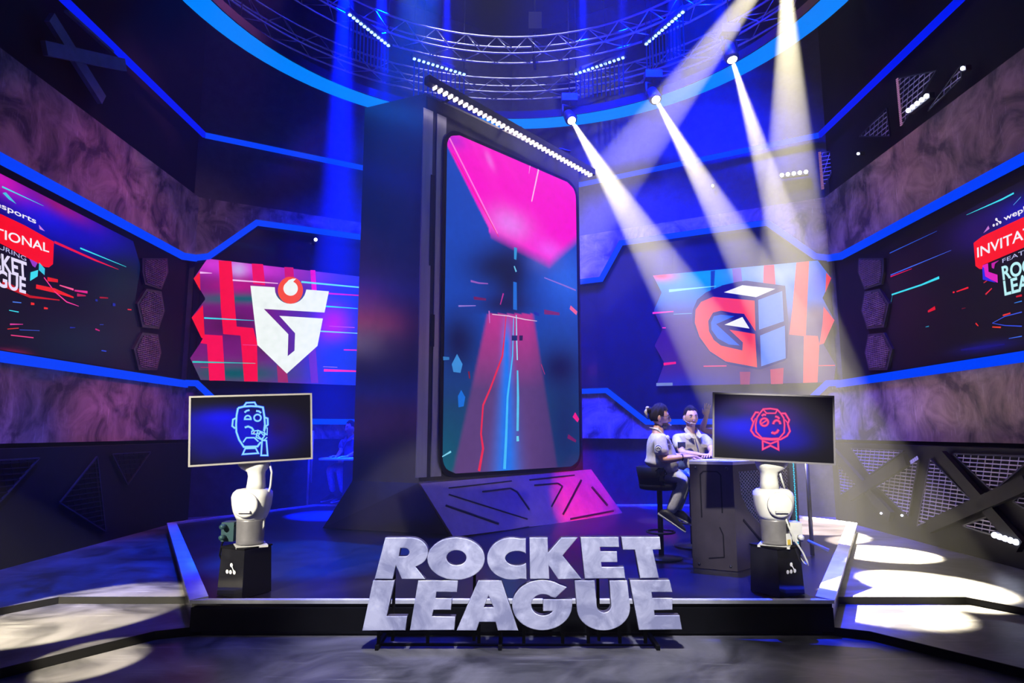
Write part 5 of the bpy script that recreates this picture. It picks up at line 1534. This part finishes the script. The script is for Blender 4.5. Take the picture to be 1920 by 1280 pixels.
for sx, w_ in ((-1, .09), (1, .09)):
    a = nk_ + Vector((.02, sx * .03, .01))
    m.add([nk_ + Vector((-.075, sx * .02, .035)), nk_ + Vector((-.01, sx * .082, .012)), nk_ + Vector((.07, sx * .085, -.055)), nk_ + Vector((.115, sx * .035, -.075)), nk_ + Vector((.075, sx * .02, -.03)), nk_ + Vector((.0, sx * .062, .035))],
          [(0, 1, 5), (5, 1, 2, 4), (4, 2, 3)])
so = obj('collar', m, M_khaki, s1); so.modifiers.new('thick', 'SOLIDIFY').thickness = .008
m = MB(); m.box(Q(1258, 833, d1 - .20), .10, .006, .012, radians(35)); obj('pocket_flap', m, M_khaki, s1)
tr = MB()
skin_mesh(tr, {'hp': (hp + Vector((-.0, 0, -.0)), (.14, .165)), 'tn': (hp.lerp(knN, .5) + Vector((0, -.03, -.01)), .098), 'kn': (knN, .075), 'cn': (knN.lerp(anN, .5), .068), 'an': (anN, .058),
               'tf': (hp.lerp(knF, .5) + Vector((0, .03, -.01)), .095), 'kf': (knF, .072), 'cf': (knF.lerp(anF, .5), .066), 'af': (anF, .056), 'bk': (hp + Vector((-.03, 0, .07)), (.13, .15))},
          [('hp', 'tn'), ('tn', 'kn'), ('kn', 'cn'), ('cn', 'an'), ('hp', 'tf'), ('tf', 'kf'), ('kf', 'cf'), ('cf', 'af'), ('hp', 'bk')])
obj('trousers', tr, M_trouser, p1)
def shoe(par, heel, toe, lift=0):
    heel, toe = Vector(heel), Vector(toe); d = (toe - heel).normalized(); x = Vector((0, 0, 1)).cross(d).normalized(); u = d.cross(x)
    m = MB(); rings = []
    for t_, w_, h_ in ((-.02, .022, .05), (.02, .036, .085), (.08, .038, .09), (.15, .044, .065), (.21, .047, .05), (.26, .034, .035), (.285, .014, .018)):
        rings.append([heel + d * t_ + x * w_ * cos(a * pi / 8) + u * (h_ / 2 * sin(a * pi / 8) + h_ / 2) for a in range(16)])
    m.loft(rings); s_ = obj('shoe', m, M_shoe, par)
    m = MB(); rings = []
    for t_, w_ in ((-.026, .024), (.02, .039), (.08, .040), (.15, .046), (.21, .049), (.26, .037), (.29, .016)):
        rings.append([heel + d * t_ + x * w_ * cos(a * pi / 8) + u * (.011 * sin(a * pi / 8)) for a in range(16)])
    m.loft(rings); obj('sole', m, M_sole, s_)
shoe(p1, Q(1238, 965, d1 - .12), Q(1275, 990, d1 - .16)); shoe(p1, Q(1262, 966, d1 + .1), Q(1300, 985, d1 + .1))
hair_cap(T1, R1, hd, 1, .58, .12, -.30, .014, .012, M_hair, p1)
m = MB(); m.ball(T1(0, -.105, .075), .036, .034, .036, R1, 0, 14, 10); m.ball(T1(0, -.09, .055), .03, .03, .03, R1, 0); obj('hair_bun', m, M_hair, p1)
m = MB(); m.ball(T1(0, -.128, .098), .022, .020, .020, R1, 0, 12, 8); m.tube([T1(0, -.13, .09), T1(.01, -.145, .06), T1(0, -.135, .02), T1(0, -.128, -.005)], [.014, .018, .014, .006], 8); obj('bun_tips', m, M_hairtip, p1, label='bleached ends of the bun')
def beard(T, par, full=True):
    m = MB(); vs = []; fs = []; n, k = 21, 7
    for i in range(n):
        a = -pi * .40 + pi * .80 * i / (n - 1)
        for j in range(k):
            t_ = j / (k - 1); z = -.052 - .064 * t_; kk = min(1, (-z) / .118)
            rx = .079 * (1 - .30 * kk ** 1.4); q = sqrt(max(.0, 1 - (z / .123) ** 2)) if full else 1
            x, y = sin(a) * rx * max(.42, q), cos(a) * .096 * max(.5, q) + (.014 * exp(-(sin(a) / .3) ** 2) * t_) + .006
            top = -.052 - .024 * exp(-(a / .5) ** 2) - .012 * abs(sin(a))
            vs.append(T(x, y, min(z, top) if j == 0 else z))
    for i in range(n - 1):
        for j in range(k - 1): fs.append((i * k + j, (i + 1) * k + j, (i + 1) * k + j + 1, i * k + j + 1))
    m.add(vs, fs, 0, True); o_ = obj('beard', m, M_beard, par); o_.modifiers.new('thick', 'SOLIDIFY').thickness = .003
beard(T1, p1)
m = MB()
for sx in (-1, 1):
    m.tube([T1(sx * .031 + .021 * cos(a * pi / 8), .099 + .0, .008 + .017 * sin(a * pi / 8)) for a in range(17)], .0022, 6)
    m.tube([T1(sx * .052, .098, .014), T1(sx * .074, .06, .014), T1(sx * .084, .0, .008), T1(sx * .082, -.015, -.01)], .0022, 6)
m.tube([T1(-.01, .1, .012), T1(0, .108, .015), T1(.01, .1, .012)], .002, 6); obj('glasses', m, M_glass, p1)
m = MB(); m.tube([T1(-.08, .0, -.02), T1(-.075, .05, -.05), T1(-.05, .1, -.07)], .0022, 6); m.ball(T1(-.040, .112, -.072), .009, .009, .009, R1, 0, 10, 8)
m2 = m; obj('headset_microphone', m2, M_plastic, p1)
m = MB(); m.tube([wrN + (elN - wrN).normalized() * .02 + Vector((.0, .03 * cos(a), .03 * sin(a))) for a in [k * pi / 8 for k in range(17)]], .005, 6); obj('wristband', m, M_black, p1)
pk = Q(1238, 888, d1 - .20); m = MB(); m.box(pk, .085, .03, .06, .2); m.box(pk + Vector((.01, -.01, -.045)), .05, .03, .05, .1); obj('belt_pack', m, M_black, p1)
m = MB(); m.tube([pk + Vector((-.05, -.01, .03)), pk + Vector((-.02, -.03, .06)), pk + Vector((.04, -.03, .04)), pk + Vector((.06, -.02, .0)), pk + Vector((.02, -.03, -.02))], .005, 6); obj('belt_cable', m, M_black, p1)

# ---- person 2: behind the desk, smiling to the left of the camera
def seated_front(dd, hx, hy, label, sk, smile, fwd, arms, stool_label, legs=True, sleeve=.78, shirt=M_khaki, sc=1.0):
    hd = Q(hx, hy, dd); up = Vector((0, 0, 1))
    f = Vector((fwd[0], fwd[1], 0)).normalized(); x = Vector((f.y, -f.x, 0))     # x: the person's left/right in plan
    tf = Vector((arms['torso'][0], arms['torso'][1], 0)).normalized(); tx = Vector((tf.y, -tf.x, 0))
    nk = hd - up * .135 - tf * .02; ch = nk - up * .16 - tf * .0; wa = ch - up * .20; hp = wa - up * .15 - tf * .03
    seat = hp.z - .10
    bar_stool((hp.x, hp.y), stool_label, atan2(tf.y, tf.x) + 0, seat)
    p = thing('person', label, 'person', (hp.x, hp.y, seat))
    S1, S2 = ch + tx * .185 + up * .07, ch - tx * .185 + up * .07
    b = MB(); nd = {'ch': (ch, (.09, .07)), 'nk': (nk, .055), 'hd': (hd - up * .03, .055), 's1': (S1, .05), 's2': (S2, .05), 'wa': (wa, (.09, .07)), 'hp': (hp, (.10, .08)),
                   'e1': (arms['e1'], .043), 'm1': (Vector(arms['e1']).lerp(Vector(arms['w1']), .4), .040), 'w1': (arms['w1'], .026), 'e2': (arms['e2'], .043), 'm2': (Vector(arms['e2']).lerp(Vector(arms['w2']), .4), .040), 'w2': (arms['w2'], .026)}
    skin_mesh(b, nd, [('ch', 'nk'), ('nk', 'hd'), ('ch', 's1'), ('s1', 'e1'), ('e1', 'm1'), ('m1', 'w1'), ('ch', 's2'), ('s2', 'e2'), ('e2', 'm2'), ('m2', 'w2'), ('ch', 'wa'), ('wa', 'hp')])
    T, R = head(b, hd, f, arms.get('tilt', 0), smile)
    hand(b, arms['w1'], arms['h1'], arms['u1'], 1, arms.get('c1', .4), -1); hand(b, arms['w2'], arms['h2'], arms['u2'], 1, arms.get('c2', .4), 1)
    obj('body', b, BODYM(sk), p)
    E1, E2 = Vector(arms['e1']), Vector(arms['e2'])
    s_ = MB()
    skin_mesh(s_, {'ch': (ch, (.165, .165)), 'c2': (ch - up * .12, (.165, .165)), 'wa': (wa, (.165, .165)), 'hp': (hp + up * .03, (.17, .17)), 'nk': (nk - up * .035, .070), 's1': (S1, .068), 'm1': (S1.lerp(E1, sleeve * .5), .066), 'u1': (S1.lerp(E1, sleeve), .066), 's2': (S2, .068), 'm2': (S2.lerp(E2, sleeve * .5), .066), 'u2': (S2.lerp(E2, sleeve), .066)},
              [('ch', 'c2'), ('c2', 'wa'), ('wa', 'hp'), ('ch', 'nk'), ('ch', 's1'), ('s1', 'm1'), ('m1', 'u1'), ('ch', 's2'), ('s2', 'm2'), ('m2', 'u2')])
    so = obj('shirt', s_, shirt, p)
    t_ = MB(); kn1, kn2 = hp + tf * .42 + tx * .11 - up * .03, hp + tf * .42 - tx * .11 - up * .03
    a1, a2 = Vector((kn1.x - tf.x * .12, kn1.y - tf.y * .12, kn1.z - .40)), Vector((kn2.x - tf.x * .12, kn2.y - tf.y * .12, kn2.z - .40))
    skin_mesh(t_, {'hp': (hp, (.17, .13)), 't1': (hp.lerp(kn1, .5) + tx * .03, .09), 'k1': (kn1, .07), 'a1': (a1, .055), 't2': (hp.lerp(kn2, .5) - tx * .03, .09), 'k2': (kn2, .07), 'a2': (a2, .055)},
              [('hp', 't1'), ('t1', 'k1'), ('k1', 'a1'), ('hp', 't2'), ('t2', 'k2'), ('k2', 'a2')])
    obj('trousers', t_, M_trouser, p)
    shoe(p, a1 - up * .10, a1 - up * .12 + tf * .2); shoe(p, a2 - up * .10, a2 - up * .12 + tf * .2)
    m = MB()
    for sx in (-1, 1):
        m.add([nk - tf * .06 + tx * sx * .03 + up * .03, nk + tx * sx * .078 + up * .0, nk + tf * .11 + tx * sx * .085 - up * .075, nk + tf * .14 + tx * sx * .03 - up * .10, nk + tf * .095 + tx * sx * .018 - up * .06, nk + tf * .03 + tx * sx * .062 + up * .02],
              [(0, 1, 5), (5, 1, 2, 4), (4, 2, 3)])
    c_ = obj('collar', m, shirt, so); c_.modifiers.new('thick', 'SOLIDIFY').thickness = .008
    for sx in (-1, 1):
        m = MB(); q = ch - up * .02 + tf * .160 + tx * sx * .085; m.box(q, .095, .008, .035, atan2(tx.y, tx.x)); obj('pocket_flap', m, shirt, so)
    m = MB(); m.tube([nk + tf * .10 - up * .10, ch + tf * .168 - up * .05, ch + tf * .170 - up * .2], .004, 5); obj('placket', m, M_navy if shirt is M_khaki else M_black, so)
    hair_cap(T, R, hd, 1, .66, .26, -.25, .008, .010, M_hair, p)
    return p, so, T, R, ch, tf, tx, (S1, E1, S2, E2)


d2 = 7.48
w1, w2 = Q(1313, 856, d2 - .52), Q(1322, 856, d2 - .50)
w1 = Vector((w1.x, w1.y, DZ + .035)); w2 = Vector((w2.x + .06, w2.y + .02, DZ + .035))
p2, so2, T2, R2, ch2, tf2, tx2, ar2 = seated_front(d2, 1295, 783, 'smiling man with short dark hair and khaki shirt sitting behind the desk', M_skin2, True, (.12, -1),
    dict(torso=(.22, -1), e1=Q(1280, 850, d2 - .2), w1=w1, e2=Q(1338, 848, d2 - .2), w2=w2, h1=(.9, -.35, 0), u1=(0, 0, 1), h2=(-.5, -.7, 0), u2=(0, 0, 1), tilt=.0),
    'black bar stool under the smiling man')
disc(so2, 'chest_patch', Q(1290, 818, d2 - .175), (-.1, -1, .15), .036, M_patch, None)
m = MB(); q = Q(1278, 834, d2 - .17); m.box(q, .085, .02, .065, .25, 0); ab = obj('arm_band', m, M_navy, so2, label='dark blue patterned patch')
m = MB(); m.tube([T2(.08, .0, -.02), T2(.075, .05, -.045), T2(.05, .088, -.062)], .0022, 6); m.ball(T2(.042, .098, -.064), .008, .008, .008, R2, 0, 10, 8); obj('headset_microphone', m, M_plastic, p2)

# ---- person 3: mostly hidden by the right monitor, waving
d3 = 8.15
sh3 = Q(1338, 806, d3)
p3, so3, T3, R3, *_r = seated_front(d3, 1356, 780, 'person behind the right monitor in a pale shirt, one raised hand waving beside its edge', M_skin2, False, (-.5, -1),
    dict(torso=(-.35, -1), e1=Q(1375, 850, d3 - .2), w1=Q(1362, 858, d3 - .5), e2=Q(1316, 806, d3 - .02), w2=Q(1324, 781, d3 - .05), h1=(-.3, -.7, 0), u1=(0, 0, 1), h2=(.12, -.05, 1), u2=(-.2, 1, 0), c2=.12),
    'black bar stool under the waving person', sleeve=.4)

# ---- far left desk and person behind the tower
ld = thing('side_table', 'small high table with a white top far back left beside the tower', 'table', (-3.0, 11.05, PZ))
tl_ = ony(612, 858, 11.0); 
m = MB(); m.box((-2.75, 11.05, tl_.z - .015), .85, .45, .03); obj('table_top', m, M_desktop, ld)
m = MB(); m.box((-2.6, 11.1, (tl_.z - .03 + PZ) / 2), .4, .3, tl_.z - .03 - PZ - .002); obj('table_base', m, M_dark, ld)
M_dshirt = mat('dark_shirt', (.12, .13, .2), .8, noise=.1)
d4 = 11.42
w4 = Q(648, 856, d4 - .3)
seated_front(d4, 657, 803, 'dim blue-lit person half hidden by the left side of the tower, at a table', M_skin2, False, (-.8, -1),
    dict(torso=(-.5, -1), e1=Q(640, 845, d4 - .05), w1=Q(632, 855, d4 - .34), e2=Q(672, 846, d4 - .1), w2=Q(650, 856, d4 - .36), h1=(-.6, -.6, 0), u1=(0, 0, 1), h2=(-.8, -.4, 0), u2=(0, 0, 1)),
    'black bar stool under the dim person beside the tower', shirt=M_dshirt)
# slim white posts at the back left corner of the platform
for (x0, y0, x1, y1), d, lab in (((580, 850, 577, 957), 11.45, 'slim white upright post at the back left corner of the platform'), ((585, 850, 585.5, 905), 11.6, 'shorter slim pale post beside the back left platform corner')):
    a = ony(x0, y0, d); b_ = ony(x1, y1, d); m = MB(); m.tube([(a.x, d, a.z + .4), (a.x, d, max(PZ + .002, b_.z))], .018, 8); obj('upright_post', m, M_trim, label=lab, cat='post')
